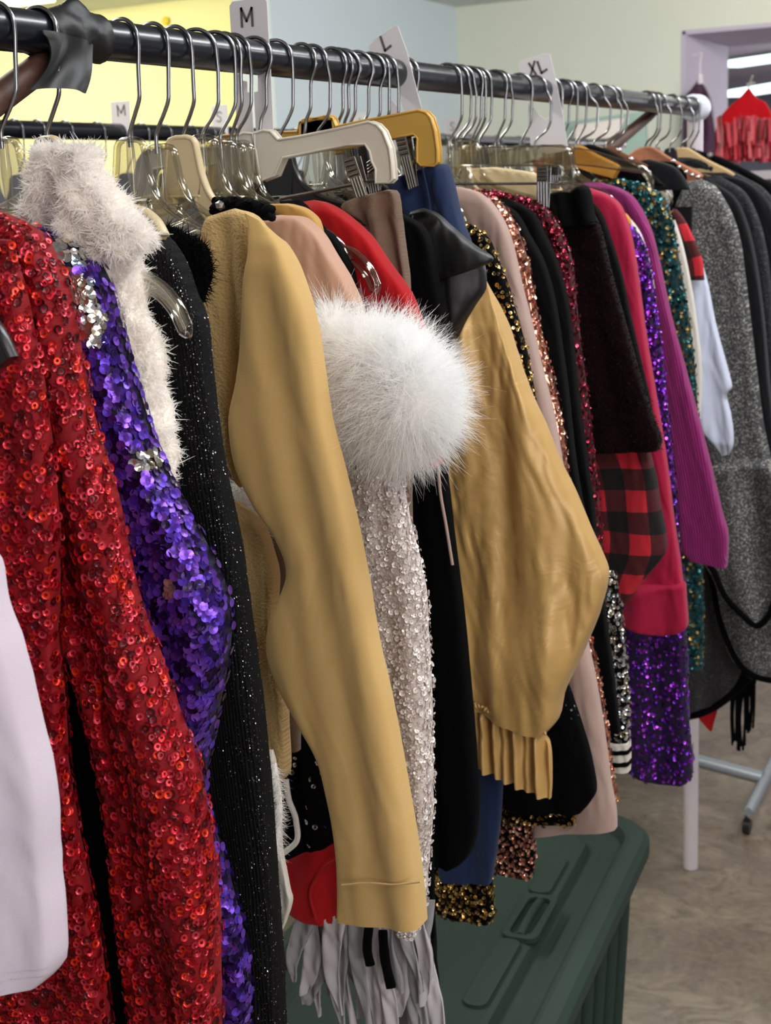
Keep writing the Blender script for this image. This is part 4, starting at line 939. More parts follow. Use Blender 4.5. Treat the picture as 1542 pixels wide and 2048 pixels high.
# ------------------------------------------------------------------ garments right of the gold satin blouse
def offs(st, dx): return [(a_+dx, b_, c_+dx, d_) for a_, b_, c_, d_ in st]
def strip(R_, w): return [(x-w, y, x, y) for x, y in R_]
e = garment('gold_edged_dress', 1.62, 'black dress speckled with gold sequins, its gold hem hanging above the green tote', 'dress')
def gseq(mat='gold_seq', size=.0055, step=.0055, keep=.75, seed=81, hole=.3, **k):
    def f(g, tb): discs(g, tb, size, step, 1, hole=hole, tilt=.35, seed=seed, keep=keep, jitter=.4, **k); return [M[mat]]
    return f
stack('sleeve', [(900, 448, 940, 448), (925, 470, 975, 478), (940, 500, 990, 510), (960, 560, 1012, 565), (985, 640, 1034, 640), (1005, 700, 1050, 700), (1025, 780, 1066, 780), (1040, 860, 1080, 860)], 1.615, M['black'], e, .013, (), extra=gseq(u0=.2))
stack('hem', [(860, 1660, 990, 1660), (862, 1730, 988, 1720), (864, 1790, 986, 1790), (872, 1815, 985, 1822), (915, 1836, 984, 1846)], 1.632, M['black'], e, .012, [(80, .004, 1, 5)], extra=gseq(keep=.9, step=.005), jag=.002)
stack('skirt', [(860, 900, 990, 900), (860, 1300, 990, 1300), (862, 1690, 988, 1690)], 1.648, M['black'], e, .008, f_soft)
e = garment('bell_sleeve_dress', 1.66, 'black dress with a wide bell sleeve trimmed in gold sequins below the satin cuff', 'dress')
stack('sleeve', [(980, 1150, 1110, 1150), (980, 1300, 1124, 1330), (985, 1400, 1146, 1400), (990, 1450, 1163, 1450), (1000, 1520, 1183, 1520), (1002, 1570, 1192, 1580), (1010, 1600, 1180, 1605), (1025, 1620, 1165, 1622)], 1.655, M['black'], e, .016, f_soft, extra=gseq('bead', .003, .006, .25, 84, 0, v0=.3, v1=.6))
stack('sequin_trim', [(985, 1540, 1060, 1560), (995, 1590, 1100, 1610), (1002, 1625, 1149, 1628), (1006, 1640, 1151, 1648)], 1.675, M['black'], e, .010, (), extra=gseq(keep=.8, seed=85))
e = garment('taupe_top', 1.68, 'pinkish taupe jersey top with a long sleeve hem resting above the green tote', 'top')
stack('sleeve', [(880, 374, 920, 374), (890, 386, 958, 386), (905, 402, 985, 410), (925, 430, 1008, 445), (950, 490, 1026, 495), (970, 560, 1041, 560), (1000, 650, 1063, 650), (1025, 730, 1082, 730), (1045, 800, 1100, 800), (1060, 870, 1114, 870), (1085, 1000, 1136, 1000), (1100, 1150, 1155, 1150), (1110, 1260, 1170, 1260), (1105, 1350, 1189, 1350), (1095, 1450, 1206, 1450), (1085, 1560, 1221, 1560), (1072, 1635, 1232, 1625), (1068, 1668, 1233, 1656)], 1.69, M['taupe'], e, .014, [(60, .004, 0, 2)])
body_behind(1.70, M['taupe'], e, hem=.5, x1=.1)
e = garment('rose_sequin_top', 1.73, 'rose gold sequin top edging the taupe one, its hem glinting over the tote', 'top')
RG = [(905, 378), (960, 388), (1005, 412), (1038, 470), (1057, 540), (1078, 650), (1097, 730), (1114, 800), (1127, 870), (1131, 920), (1150, 1050), (1165, 1180), (1177, 1260), (1194, 1340), (1212, 1450), (1226, 1560), (1234, 1605)]
stack('sleeve', strip(RG, 50), 1.73, M['rose_seq'], e, .012, (), extra=gseq('rose_seq', .006, .005, .95, 86, .15))
stack('hem', [(980, 1600, 1066, 1600), (984, 1660, 1068, 1660), (985, 1710, 1068, 1715), (986, 1738, 1064, 1756)], 1.735, M['black'], e, .012, (), extra=gseq('rose_seq', .0055, .0046, .95, 87, .15), jag=.001)
e = garment('black_cardigan', 1.78, 'plain black cardigan with a narrow sleeve reaching far down, right of the rose gold sequins', 'cardigan')
BC = [(950, 396, 985, 398), (975, 415, 1030, 425), (1000, 450, 1058, 470), (1020, 500, 1085, 520), (1040, 580, 1108, 600), (1060, 680, 1124, 700), (1085, 800, 1138, 800), (1105, 900, 1148, 900), (1125, 1000, 1163, 1000), (1145, 1080, 1182, 1080), (1165, 1180, 1204, 1180), (1182, 1270, 1216, 1270), (1196, 1350, 1227, 1350), (1212, 1463, 1240, 1466)]
stack('sleeve', BC, 1.775, M['charcoal_black'], e, .014, [(90, .003, 0, 2)])
body_behind(1.785, M['charcoal_black'], e, hem=.5, x1=.1)
e = garment('black_blouse', 1.82, 'soft black blouse with a pleated sleeve just left of the burgundy sequins', 'blouse')
stack('sleeve', [(990, 398, 1020, 398), (1010, 420, 1065, 425), (1040, 460, 1092, 475), (1070, 530, 1118, 540), (1085, 600, 1135, 610), (1105, 750, 1153, 750), (1125, 900, 1172, 900), (1150, 1050, 1190, 1050), (1165, 1150, 1196, 1150)], 1.815, M['charcoal_black'], e, .013, [(120, .004, 0, 1)])
body_behind(1.825, M['charcoal_black'], e, hem=.5, x1=.1)
e = garment('burgundy_sequin_dress', 1.87, 'burgundy sequin dress, its shoulder glittering under the clear skirt hanger', 'dress')
stack('sleeve', [(935, 384, 965, 380), (955, 392, 1030, 392), (985, 402, 1072, 404), (1020, 425, 1104, 432), (1060, 465, 1128, 478), (1090, 520, 1142, 520), (1105, 600, 1150, 600), (1120, 700, 1161, 700), (1133, 800, 1174, 800), (1147, 900, 1186, 900), (1160, 1000, 1196, 1000), (1170, 1080, 1203, 1080), (1175, 1150, 1201, 1150)], 1.86, M['wine'], e, .013, (), extra=gseq('wine_seq', .006, .0052, .95, 88, .25))
body_behind(1.87, M['wine'], e, hem=.5, x1=.1)
e = garment('striped_cuff_top', 1.92, 'silver sequin sleeve ending in a white cuff with black stripes', 'top')
stack('sleeve', [(1195, 1140, 1228, 1140), (1200, 1180, 1235, 1180), (1210, 1300, 1249, 1300), (1216, 1400, 1256, 1400), (1222, 1480, 1258, 1482)], 1.91, M['charcoal_black'], e, .014, (), extra=gseq('silver_seq', .006, .0052, .95, 89, .3))
ob, tb = stack('cuff', [(1216, 1478, 1259, 1480), (1218, 1510, 1260, 1512), (1221, 1538, 1259, 1542)], 1.91, M['cream'], e, .015, ())
for py in (1493, 1517):
    stack('stripe', [(1214, py, 1260, py+2), (1215, py+9, 1261, py+11)], 1.91, M['black'], e, .0165, (), n=24)
# --- fuzzy trousers, plaid sleeve
e = garment('fuzzy_trousers', 1.95, 'black fuzzy patterned trousers held by the chrome clips of the clear skirt hanger', 'trousers')
def pile(g, tb):
    rng = np.random.default_rng(90); I, J = scatter(tb, .0042, .5, rng); p, du, dv, nn = tb.sample(I, J)
    strands(g, p, nn, .008, .0014, 1, 90, bend=.8, droop=.3, spread=.7); return [M['black_fuzz']]
stack('waist', [(1096, 388, 1168, 370), (1098, 400, 1178, 380), (1104, 430, 1186, 425), (1112, 452, 1192, 448)], 1.935, M['black'], e, .020, [(180, .007, 0, 1)])
stack('leg', [(1100, 430, 1188, 425), (1112, 460, 1200, 460), (1125, 520, 1215, 520), (1135, 600, 1236, 600), (1148, 680, 1262, 690), (1158, 760, 1285, 770), (1166, 830, 1304, 830), (1172, 880, 1322, 880), (1180, 905, 1318, 900)], 1.945, M['black_fuzz'], e, .018, f_soft, extra=pile)
e = garment('plaid_shirt', 1.98, 'red and black buffalo plaid shirt sleeve below the fuzzy trousers', 'shirt')
stack('sleeve', [(1160, 850, 1285, 850), (1175, 900, 1298, 900), (1195, 950, 1311, 950), (1200, 1020, 1322, 1020), (1203, 1070, 1332, 1080), (1204, 1100, 1330, 1105), (1206, 1150, 1292, 1155), (1208, 1190, 1262, 1195), (1210, 1208, 1246, 1212)], 1.97, M['plaid'], e, .018, [(60, .005, 0, 7)])
body_behind(1.99, M['plaid'], e, hem=.5, x1=.1)
e = garment('black_jumper', 2.04, 'narrow black shoulder between the fuzzy trousers and the crimson top', 'jumper')
stack('shoulder', [(1160, 395, 1180, 395), (1170, 420, 1203, 430), (1185, 470, 1222, 480), (1195, 540, 1243, 550), (1205, 620, 1262, 640), (1220, 740, 1288, 750), (1240, 850, 1310, 850)], 2.03, M['charcoal_black'], e, .012, ())
body_behind(2.04, M['charcoal_black'], e, hem=.6, x1=.12)
# --- crimson
e = garment('crimson_top', 2.13, 'crimson jersey top whose long sleeve ends in a peplum cuff', 'top')
stack('sleeve', [(1150, 378, 1180, 376), (1160, 390, 1216, 390), (1180, 412, 1240, 412), (1200, 450, 1256, 452), (1212, 500, 1267, 500), (1225, 560, 1276, 560), (1238, 650, 1288, 650), (1252, 750, 1304, 750), (1266, 850, 1321, 850), (1278, 950, 1336, 950), (1288, 1050, 1348, 1050), (1292, 1120, 1359, 1120), (1280, 1155, 1364, 1158), (1262, 1172, 1366, 1172)], 2.11, M['crimson'], e, .017, [(60, .004, 0, 2), (120, .002, 1, 3)])
stack('cuff', [(1262, 1166, 1370, 1164), (1256, 1190, 1371, 1190), (1248, 1220, 1374, 1222), (1240, 1240, 1375, 1250), (1290, 1262, 1332, 1270)], 2.105, M['crimson'], e, .020, [(70, .006, 0, 3)])
body_behind(2.13, M['crimson'], e, hem=.5, x1=.1)
e = garment('purple_sequin_top', 2.2, 'glittering bright purple sequin garment whose broad dark hem hangs below the crimson cuff', 'dress')
stack('sleeve', [(1210, 440, 1250, 440), (1235, 480, 1283, 480), (1255, 520, 1296, 520), (1268, 600, 1309, 600), (1280, 680, 1320, 680), (1288, 760, 1328, 760), (1298, 850, 1337, 850), (1306, 950, 1347, 950), (1314, 1050, 1354, 1050), (1320, 1140, 1360, 1140)], 2.19, M['violet_net'], e, .014, (), extra=gseq('violet_seq', .0065, .0052, .98, 91, .2))
stack('skirt', [(1238, 1130, 1366, 1130), (1244, 1200, 1370, 1200), (1248, 1300, 1373, 1300), (1251, 1400, 1377, 1400), (1252, 1470, 1380, 1480), (1253, 1530, 1385, 1540), (1275, 1550, 1382, 1556), (1310, 1562, 1372, 1566)], 2.215, M['violet_net'], e, .020, [(60, .006, 1, 3)], extra=gseq('violet_seq', .0065, .0062, .6, 92, .2), jag=.001)
e = garment('lilac_blouse', 2.25, 'thin strip of lilac cream blouse with an orange trim at its shoulder', 'blouse')
stack('sleeve', [(1235, 428, 1252, 428), (1245, 455, 1278, 462), (1262, 490, 1292, 500), (1275, 560, 1306, 565), (1285, 620, 1312, 625)], 2.24, M['cream'], e, .010, ())
g = Geo(); wire(g, [aty(*q, 2.22) for q in [(1246, 430), (1254, 438), (1257, 448), (1252, 458)]], .005, n=14, k=10); tag(g.build('trim', plain('orange_ribbon', 'd8902c', .6), e), 'orange ribbon trim')
# --- magenta knit
e = garment('magenta_jumper', 2.31, 'magenta ribbed knit jumper with a wide drooping sleeve', 'jumper')
stack('sleeve', [(1165, 366, 1200, 364), (1180, 376, 1240, 378), (1215, 392, 1268, 398), (1242, 420, 1291, 436), (1266, 470, 1308, 480), (1282, 530, 1322, 540), (1300, 610, 1339, 620), (1316, 700, 1360, 700), (1330, 790, 1384, 790), (1342, 880, 1408, 880), (1352, 960, 1428, 960), (1358, 1020, 1442, 1020), (1363, 1070, 1456, 1075), (1366, 1100, 1455, 1110), (1380, 1116, 1453, 1134)], 2.30, M['magenta'], e, .020, [(60, .004, 0, 2)])
body_behind(2.32, M['magenta'], e, hem=.5, x1=.1)
e = garment('teal_sequin_top', 2.42, 'dark teal top covered in teal and gold sequins', 'top')
stack('sleeve', [(1165, 362, 1200, 358), (1180, 368, 1262, 362), (1210, 380, 1302, 378), (1250, 400, 1332, 404), (1285, 440, 1345, 446), (1300, 500, 1354, 500), (1315, 560, 1364, 560), (1330, 640, 1377, 640), (1342, 700, 1385, 700), (1350, 760, 1390, 760), (1355, 860, 1396, 860), (1360, 1000, 1400, 1000), (1364, 1120, 1402, 1120), (1364, 1220, 1406, 1220), (1364, 1335, 1405, 1338)], 2.41, M['teal'], e, .014, (), extra=gseq('teal_seq', .007, .0062, .95, 93, 0))
body_behind(2.42, M['teal'], e, hem=.5, x1=.1)
e = garment('cream_jumper', 2.49, 'cream top seen as a narrow strip right of the teal sequins', 'top')
stack('sleeve', [(1320, 440, 1350, 440), (1335, 490, 1366, 495), (1345, 560, 1380, 560), (1355, 650, 1394, 650), (1365, 750, 1403, 750), (1376, 830, 1400, 838)], 2.485, M['cream'], e, .010, ())
e = garment('plaid_scarf_top', 2.53, 'red and black checked shoulder above the cool white sleeve', 'shirt')
stack('sleeve', [(1325, 420, 1352, 418), (1340, 440, 1366, 436), (1352, 470, 1382, 466), (1364, 500, 1396, 498), (1374, 530, 1404, 520), (1380, 560, 1408, 560)], 2.525, M['plaid'], e, .010, ())
e = garment('white_shirt', 2.57, 'cool white shirt sleeve with pointed split cuff, left of the silver cardigan', 'shirt')
stack('sleeve', [(1378, 540, 1402, 519), (1378, 570, 1412, 560), (1380, 640, 1428, 640), (1383, 700, 1444, 700), (1385, 750, 1458, 750), (1386, 785, 1463, 776), (1386, 800, 1452, 790), (1387, 830, 1461, 830), (1405, 860, 1466, 870), (1432, 892, 1464, 895), (1444, 912, 1458, 908)], 2.56, M['white_sateen'], e, .017, [(90, .006, 0, 4)])
# --- silver glitter cardigan with black trim and fringe
e = garment('silver_glitter_cardigan', 2.78, 'silver grey glitter cardigan with black edging and a flared peplum hem', 'cardigan')
stack('bodice', [(1366, 364, 1404, 358), (1360, 378, 1428, 372), (1354, 400, 1446, 398), (1350, 430, 1464, 432), (1356, 480, 1479, 480), (1375, 560, 1490, 560), (1390, 650, 1501, 650), (1402, 750, 1513, 750), (1412, 850, 1526, 850), (1422, 930, 1542, 925)], 2.74, M['silver_gl'], e, .024, [(40, .006, 0, 2)])
stack('peplum', [(1420, 920, 1545, 915), (1412, 960, 1570, 950), (1404, 1030, 1590, 1020), (1402, 1100, 1610, 1100), (1425, 1150, 1620, 1150), (1445, 1190, 1620, 1190), (1478, 1225, 1600, 1225), (1508, 1250, 1560, 1248)], 2.73, M['silver_gl'], e, .026, [(70, .009, 0, 1), (35, .008, 2, 2)])
stack('lower_panel', [(1395, 1090, 1600, 1090), (1420, 1160, 1600, 1160), (1432, 1220, 1600, 1220), (1448, 1280, 1600, 1280), (1470, 1325, 1600, 1325), (1510, 1355, 1600, 1362)], 2.80, M['silver_gl'], e, .014, [(50, .006, 0, 2)])
stack('back_panel', [(1370, 1090, 1500, 1090), (1372, 1200, 1500, 1200), (1374, 1300, 1490, 1300), (1376, 1380, 1470, 1370), (1378, 1424, 1420, 1412)], 2.83, M['char_gl'], e, .012, f_soft)
def band(pts, y, r, parent, name='black_edging', mat='black'):
    g = Geo(); wire(g, [aty(*q, y) for q in pts], r, n=70, k=10, sx=.8); return g.build(name, M[mat], parent)
band([(1400, 1105), (1426, 1140), (1450, 1192), (1482, 1228), (1514, 1252), (1534, 1236), (1550, 1200)], 2.70, .0062, e)
band([(1408, 1110), (1424, 1165), (1438, 1235), (1458, 1290), (1482, 1332), (1508, 1352), (1560, 1364)], 2.775, .0066, e)
band([(1374, 1430), (1400, 1424), (1432, 1408), (1468, 1380), (1498, 1352)], 2.84, .012, e)
band([(1346, 362), (1360, 376), (1352, 395), (1344, 412)], 2.72, .006, e, 'collar_band')
body_behind(2.80, M['char_gl'], e, hem=.6, x1=.12)
e = garment('fringed_shawl', 2.92, 'black shawl with long knotted fringe below the silver cardigan', 'shawl')
stack('shawl', [(1400, 1250, 1520, 1250), (1400, 1330, 1516, 1330), (1400, 1380, 1510, 1376), (1440, 1400, 1500, 1392)], 2.92, M['black'], e, .010, ())
g = Geo(); rg = np.random.default_rng(5)
for i in range(20):
    x = 1464+i*2.4+rg.normal(0, .8); l = (110 if i < 12 else 80)+rg.uniform(-14, 12); y0 = 1385-abs(i-8)*1.5
    wire(g, [aty(x, y0, 2.9), aty(x+rg.normal(-1, 2), y0+l*.5, 2.9+rg.normal(0, .004)), aty(x-2+rg.normal(0, 3), y0+l, 2.9)], [.0024, .002, .0026], n=14, k=6)
g.build('fringe', M['black'], e)
e = garment('red_scarf', 2.96, 'small red cloth corner under the black edging, above the white post', 'scarf')
stack('scarf', [(1385, 1400, 1445, 1390), (1390, 1425, 1436, 1418), (1405, 1445, 1428, 1445), (1420, 1462, 1424, 1462)], 2.96, M['red_velvet'], e, .004, ())
# --- dark coats to the far end
for (st, y, mt, nm, lb, ct, hem) in [
    ([(1385, 362, 1420, 360), (1420, 392, 1470, 396), (1450, 440, 1495, 450), (1465, 520, 1513, 530), (1480, 620, 1528, 640), (1492, 760, 1540, 780), (1500, 930, 1562, 950), (1500, 1150, 1572, 1150)], 2.86, 'grey_cloth', 'grey_wool_coat', 'dark grey wool coat directly right of the silver cardigan', 'coat', .6),
    ([(1395, 352, 1440, 352), (1435, 378, 1490, 386), (1470, 420, 1516, 436), (1490, 500, 1534, 510), (1505, 620, 1548, 640), (1515, 800, 1565, 800), (1520, 1150, 1580, 1150)], 2.95, 'grey_tweed', 'tweed_jacket', 'dark grey tweed jacket second right of the silver cardigan', 'jacket', .6),
    ([(1400, 345, 1450, 345), (1450, 362, 1510, 374), (1490, 400, 1545, 420), (1510, 470, 1565, 500), (1525, 650, 1590, 650), (1530, 1150, 1600, 1150)], 3.03, 'grey_cloth', 'black_overcoat', 'charcoal coat third right of the silver cardigan', 'coat', .6),
    ([(1340, 318, 1380, 312), (1380, 332, 1432, 328), (1430, 356, 1484, 352), (1470, 384, 1530, 380), (1505, 430, 1562, 430), (1525, 520, 1585, 520), (1535, 700, 1600, 700)], 3.10, 'grey_tweed', 'grey_blazer', 'grey blazer whose long shoulder slopes to the right edge below the end cap', 'blazer', .6),
    ([(1365, 304, 1395, 300), (1380, 316, 1440, 314), (1420, 334, 1478, 332), (1460, 358, 1520, 354), (1500, 386, 1562, 380), (1530, 440, 1596, 440), (1550, 700, 1620, 700)], 3.17, 'black', 'beaded_black_jacket', 'black jacket with a tiny bright brooch, the last one on the rail', 'jacket', .6)]:
    e = garment(nm, y, lb, ct); stack('sleeve', st, y, M[mt], e, .020, f_soft); body_behind(y+.01, M[mt], e, hem=hem, x1=.16, top=.27)
bm = bmesh.new(); bmesh.ops.create_icosphere(bm, subdivisions=2, radius=.007); bmesh.ops.translate(bm, verts=bm.verts, vec=aty(1420, 310, 3.13)); tag(bm_obj('brooch', bm, M['silver_seq'], e), 'bright round brooch')
# dark shoulders under the wooden hangers
for (st, y, mt, nm, lb, ct, tr) in [
    ([(1150, 296, 1180, 288), (1140, 310, 1215, 300), (1160, 330, 1260, 326), (1200, 345, 1300, 346), (1240, 365, 1330, 372)], y_of(1160, 270)+.008, 'black', 'beaded_cardigan', 'black cardigan with a pearl button collar under the light wooden hanger', 'cardigan', [(1238, 300), (1262, 318), (1280, 334)]),
    ([(1258, 326, 1300, 318), (1250, 340, 1345, 332), (1290, 352, 1365, 352), (1310, 380, 1380, 380)], y_of(1208, 270)+.008, 'grey_cloth', 'brown_grey_jumper', 'dark jumper under the dark brown wooden hanger', 'jumper', None),
    ([(1310, 322, 1350, 322), (1320, 340, 1385, 340), (1340, 360, 1412, 358), (1350, 400, 1420, 400)], y_of(1291, 275)-.003, 'black', 'jewelled_black_dress', 'black dress with a sparkling neckline under the reddish wooden hanger', 'dress', [(1346, 322), (1358, 334), (1372, 344), (1384, 350), (1396, 354)])]:
    e = garment(nm, y, lb, ct); ob, tb = stack('shoulder', st, y, M[mt], e, .018, ()); body_behind(y+.01, M[mt], e, hem=.6, x1=.16, top=.2)
    if tr:
        for q in tr:
            bm = bmesh.new(); bmesh.ops.create_icosphere(bm, subdivisions=2, radius=.0045); bmesh.ops.translate(bm, verts=bm.verts, vec=aty(q[0], q[1], y-.028)); tag(bm_obj('jewel', bm, M['silver_seq'], e, True), 'small sparkling bead')
# cream shoulder under the clear clip hanger bar
e = garment('cream_blouse', 1.95, 'cream blouse shoulders lying under the bar of the clear skirt hanger', 'blouse')
stack('shoulder', [(905, 338, 990, 334), (900, 352, 1080, 350), (905, 368, 1115, 370), (930, 392, 1130, 390), (960, 410, 1135, 410)], 1.965, M['beige'], e, .012, ())
e = garment('pink_blouse', 2.3, 'pale pink satin blouse shoulders seen through the clear hangers', 'blouse')
stack('shoulder', [(1065, 318, 1110, 312), (1070, 336, 1190, 334), (1080, 360, 1240, 352), (1100, 380, 1250, 380)], 2.46, fabric('pink_satin', 'c98c88', 'b87c78', rough=.5), e, .012, f_soft)
# ------------------------------------------------------------------ tattered skirts at the bottom
e = garment('tattered_skirt', 1.33, 'grey and white skirt torn into wavy ribbons, hanging over the tote at the bottom', 'skirt')
g = Geo(); rg = np.random.default_rng(15)
M['grey_chiffon'] = fabric('grey_chiffon', 'a9a6a8', '8a888e', rough=.8, big=18)
M['white_chiffon'] = fabric('white_chiffon', 'cfc9ca', 'aaa4a8', rough=.8, big=12)
for i in range(24):
    x0 = 612+i*10+rg.normal(0, 4); w0 = rg.uniform(22, 40); ln = [1980, 2020, 2070, 2110][i % 4]+rg.uniform(-15, 15)
    if i < 4: ln = 1965+i*22
    st = []; ph = rg.uniform(0, 6)
    for j in range(7):
        t = j/6; yy = 1800+(ln-1800)*t; xx = x0+t*(22 if i > 3 else -14)+10*math.sin(t*5+ph); w_ = w0*1.35*(1+.35*math.sin(t*3+ph))*(1-.75*t**3)
        st.append((xx-w_/2, yy, xx+w_/2, yy))
    tb = Tube(st, 1.29+.006*(i % 5)+rg.uniform(0, .003), .0022, [(260, .003, ph, 12)], k=28, n=50, wr=.003); tb.put(g, i % 2)
g.build('ribbons', [M['grey_chiffon'], M['white_chiffon']], e)
stack('underlayer', [(610, 1780, 830, 1780), (640, 1860, 845, 1860), (690, 1940, 860, 1950), (730, 2010, 872, 2020), (760, 2090, 880, 2100)], 1.345, M['grey_chiffon'], e, .006, [(120, .006, 0, 5), (230, .003, 1, -6)], wr=.004)
stack('skirt', [(600, 1500, 780, 1500), (600, 1700, 840, 1700), (610, 1830, 850, 1830)], 1.37, M['charcoal_black'], e, .006, f_soft)
stack('black_strip', [(618, 1795, 640, 1795), (614, 1860, 634, 1860), (608, 1920, 622, 1920)], 1.32, M['black'], e, .004, ())
e = garment('striped_dress', 1.43, 'black dress with narrow white stripes, lowest hem at the bottom centre', 'dress')
stack('skirt', [(770, 1880, 868, 1880), (800, 1960, 878, 1960), (830, 2050, 885, 2050), (850, 2150, 890, 2150)], 1.375, M['charcoal_black'], e, .005, ())
for q in [[(826, 1925), (842, 1990), (850, 2055), (852, 2100)], [(861, 1930), (863, 1990), (860, 2050), (858, 2100)]]:
    stack('white_stripe', [(x-5, y, x+6, y) for x, y in q], 1.366, M['white_chiffon'], e, .003, (), k=16)
for q in [[(738, 1850), (734, 1900), (740, 1930)], [(765, 1860), (770, 1920), (782, 1975)]]:
    stack('black_strip', [(x-8, y, x+9, y) for x, y in q], 1.28, M['black'], e, .003, (), k=16)

# ------------------------------------------------------------------ green storage tote
M['green'] = plain('dark_green_plastic', '2e3c36', .6); M['green'].node_tree.nodes['Principled BSDF'].inputs['Specular IOR Level'].default_value = .2
tz = .5; ang = math.atan2(.206-.105, 1.737-2.411)   # long edge direction
pa = at(1240, 1780, 2, tz)[:2]; pb = at(1118, 2040, 2, tz)[:2]
dl = np.array([0.03, 1.0]); dl = (pa-pb)/np.linalg.norm(pa-pb)
nl = np.array([-dl[1], dl[0]])
far = at(1266, 1625, 2, tz)[:2]; far_s = float((far-pb)@dl)
LW, LL = .50, 1.02
o_ = pb+dl*(far_s-LL)
def tp(u, v, z): q = o_+nl*(u)+dl*v; return np.array([q[0], q[1], z])
def rrect(u0, u1, v0, v1, r, n=8):
    out = []
    for cu, cv, a0 in ((u1-r, v1-r, 0), (u0+r, v1-r, 90), (u0+r, v0+r, 180), (u1-r, v0+r, 270)):
        for i in range(n+1): t = math.radians(a0+90*i/n); out.append((cu+r*math.cos(t), cv+r*math.sin(t)))
    return out
e = empty('storage_tote', tuple(tp(LW/2, LL/2, 0)), 'dark green plastic storage tote with a moulded lid under the clothes rack', 'storage tote')
g = Geo()
def rings(specs, n=8, mi=0, cap=True):
    V = []
    for (ins, z, r) in specs: V.append([tp(u, v, z) for u, v in rrect(ins, LW-ins, ins, LL-ins, r, n)])
    V = np.array(V); g.add(V, grid_faces(len(V), V.shape[1]), mi, smooth=False)
    if cap: g.add(V[-1], np.arange(V.shape[1])[None], mi, smooth=False)
rings([(.075, .0, .07), (.055, .15, .07), (.03, .44, .075), (.012, .445, .08), (.012, .462, .08), (.03, .463, .08)], cap=False)
for v in np.linspace(.14, LL-.14, 9):
    for u in (.036, LW-.036):
        c0 = tp(u+(.016 if u < .2 else -.016), v, .08); c1 = tp(u-(.006 if u < .2 else -.006), v, .43); wire(g, [c0, (c0+c1)/2, c1], .014, k=8, n=6)
g.build('tub', M['green'], e)
g = Geo()
rings([(.0, .452, .10), (-.006, .458, .10), (-.006, .484, .10), (.004, .496, .10), (.026, .500, .09), (.034, .497, .085), (.042, .478, .08), (.075, .474, .07), (.092, .476, .06), (.10, .492, .055), (.108, .496, .05)])
# recessed latch pockets along the long sides
def pocket(u0, u1, v0, v1):
    a_ = [tp(u, v, .499) for u, v in rrect(u0, u1, v0, v1, .015, 5)]; b_ = [tp(u, v, .468) for u, v in rrect(u0+.006, u1-.006, v0+.006, v1-.006, .012, 5)]
    return a_, b_
lid = g.build('lid', M['green'], e)
for (v0, v1) in ((.30, .50), (.66, .80)):
    for (u0, u1) in ((.112, .150), (LW-.150, LW-.112)):
        g = Geo()
        P = [tp(u, v, 0) for u, v in rrect(u0, u1, v0, v1, .016, 6)]
        V = np.array([[p+np.array([0, 0, z]) for p in P] for z in (.4955, .502)]); c = V.mean((0, 1))
        V2 = (V[1]-c)*np.array([.86, .93, 1])+c; V2[:, 2] = .503
        g.add(np.array([V[0], V[1], V2]), grid_faces(3, V.shape[1]), 0, smooth=False); g.add(V2, np.arange(len(V2))[None], 0, smooth=False); g.build('raised_panel', M['green'], e)
for v in (.575,):
    for u in (.12, LW-.12):
        g = Geo()
        P = [tp(a_, b_, 0) for a_, b_ in rrect(u-.030, u+.030, v-.075, v+.075, .018, 6)]
        V = np.array([[p+np.array([0, 0, z]) for p in P] for z in (.496, .505)]); g.add(V, grid_faces(2, V.shape[1]), 0, smooth=False)
        c = V.mean((0, 1)); V2 = (V[1]-c)*np.array([.62, .84, 1])+c; V2[:, 2] = .505; V3 = V2.copy(); V3[:, 2] = .4965
        g.add(np.array([V[1], V2, V3]), grid_faces(3, V.shape[1]), 0, smooth=False)
        c0 = tp(u-.008, v, .508); wire(g, [tp(u, v-.06, .500), tp(u, v, .5055), tp(u, v+.06, .500)], .007, n=10); g.build('latch_handle', M['green'], e)

# ------------------------------------------------------------------ foot of the next rack, far rail with its clothes
M['silver_paint'] = plain('silver_painted_steel', '9aa0a8', .4, .4)
e = empty('rack_base', tuple(at(1490, 1640, 2, 0)), 'silver steel rack foot with a small caster on the concrete floor at the right', 'rack base')
def floorpt(px, py, z): p = at(px, py, 2, z); return p
g = Geo(); wire(g, [floorpt(1330, 1505, .10), floorpt(1420, 1528, .10), floorpt(1526, 1556, .10)], .02, k=4, n=6); g.build('crossbar', M['silver_paint'], e)
g = Geo(); wire(g, [floorpt(1497, 1625, .07), floorpt(1524, 1570, .09), floorpt(1590, 1440, .10)], .017, k=4, n=6); g.build('foot', M['silver_paint'], e)
c = floorpt(1494, 1652, .02); g = Geo(); wire(g, [c+np.array([-.009, 0, 0]), c+np.array([.009, 0, 0])], .02, k=20, n=4); wire(g, [c+np.array([0, 0, 0]), c+np.array([0, 0, .055])], .006, n=4); g.build('caster', M['black_plastic'], e)

H2 = H; X2 = -1.105
r2 = empty('background_rack', (X2, 3, 0), 'second black clothes rail behind the first, seen under the yellow wall', 'clothes rack')
g = Geo(); wire(g, [(X2, .9, H2), (X2, 3, H2), (X2, 6.2, H2)], RR, k=24); g.build('rail', M['rail'], r2)
for yy in (1.0, 6.15):
    g = Geo(); wire(g, [(X2, yy, H2), (X2, yy, 1), (X2, yy, 0)], .0175, k=20); g.build('post', M['post'], r2)
base = hook_mesh(0, .019, r=.0016)
hk = base.build('hook', M['chrome']); gb = Geo(); hanger_body(gb, 'flat', np.array([0, 0, -.089]), np.array([.19, 0, -.2])); bd = gb.build('hanger_arms', M['black_plastic'])
rg = np.random.default_rng(23)
cols = ['0b0b0d', '16161a', '1a1016', '101820', '2a2a30', '0e0e12', '3a1420']
gmats = [fabric('dark_cloth', c_, rough=.9) for c_ in cols]
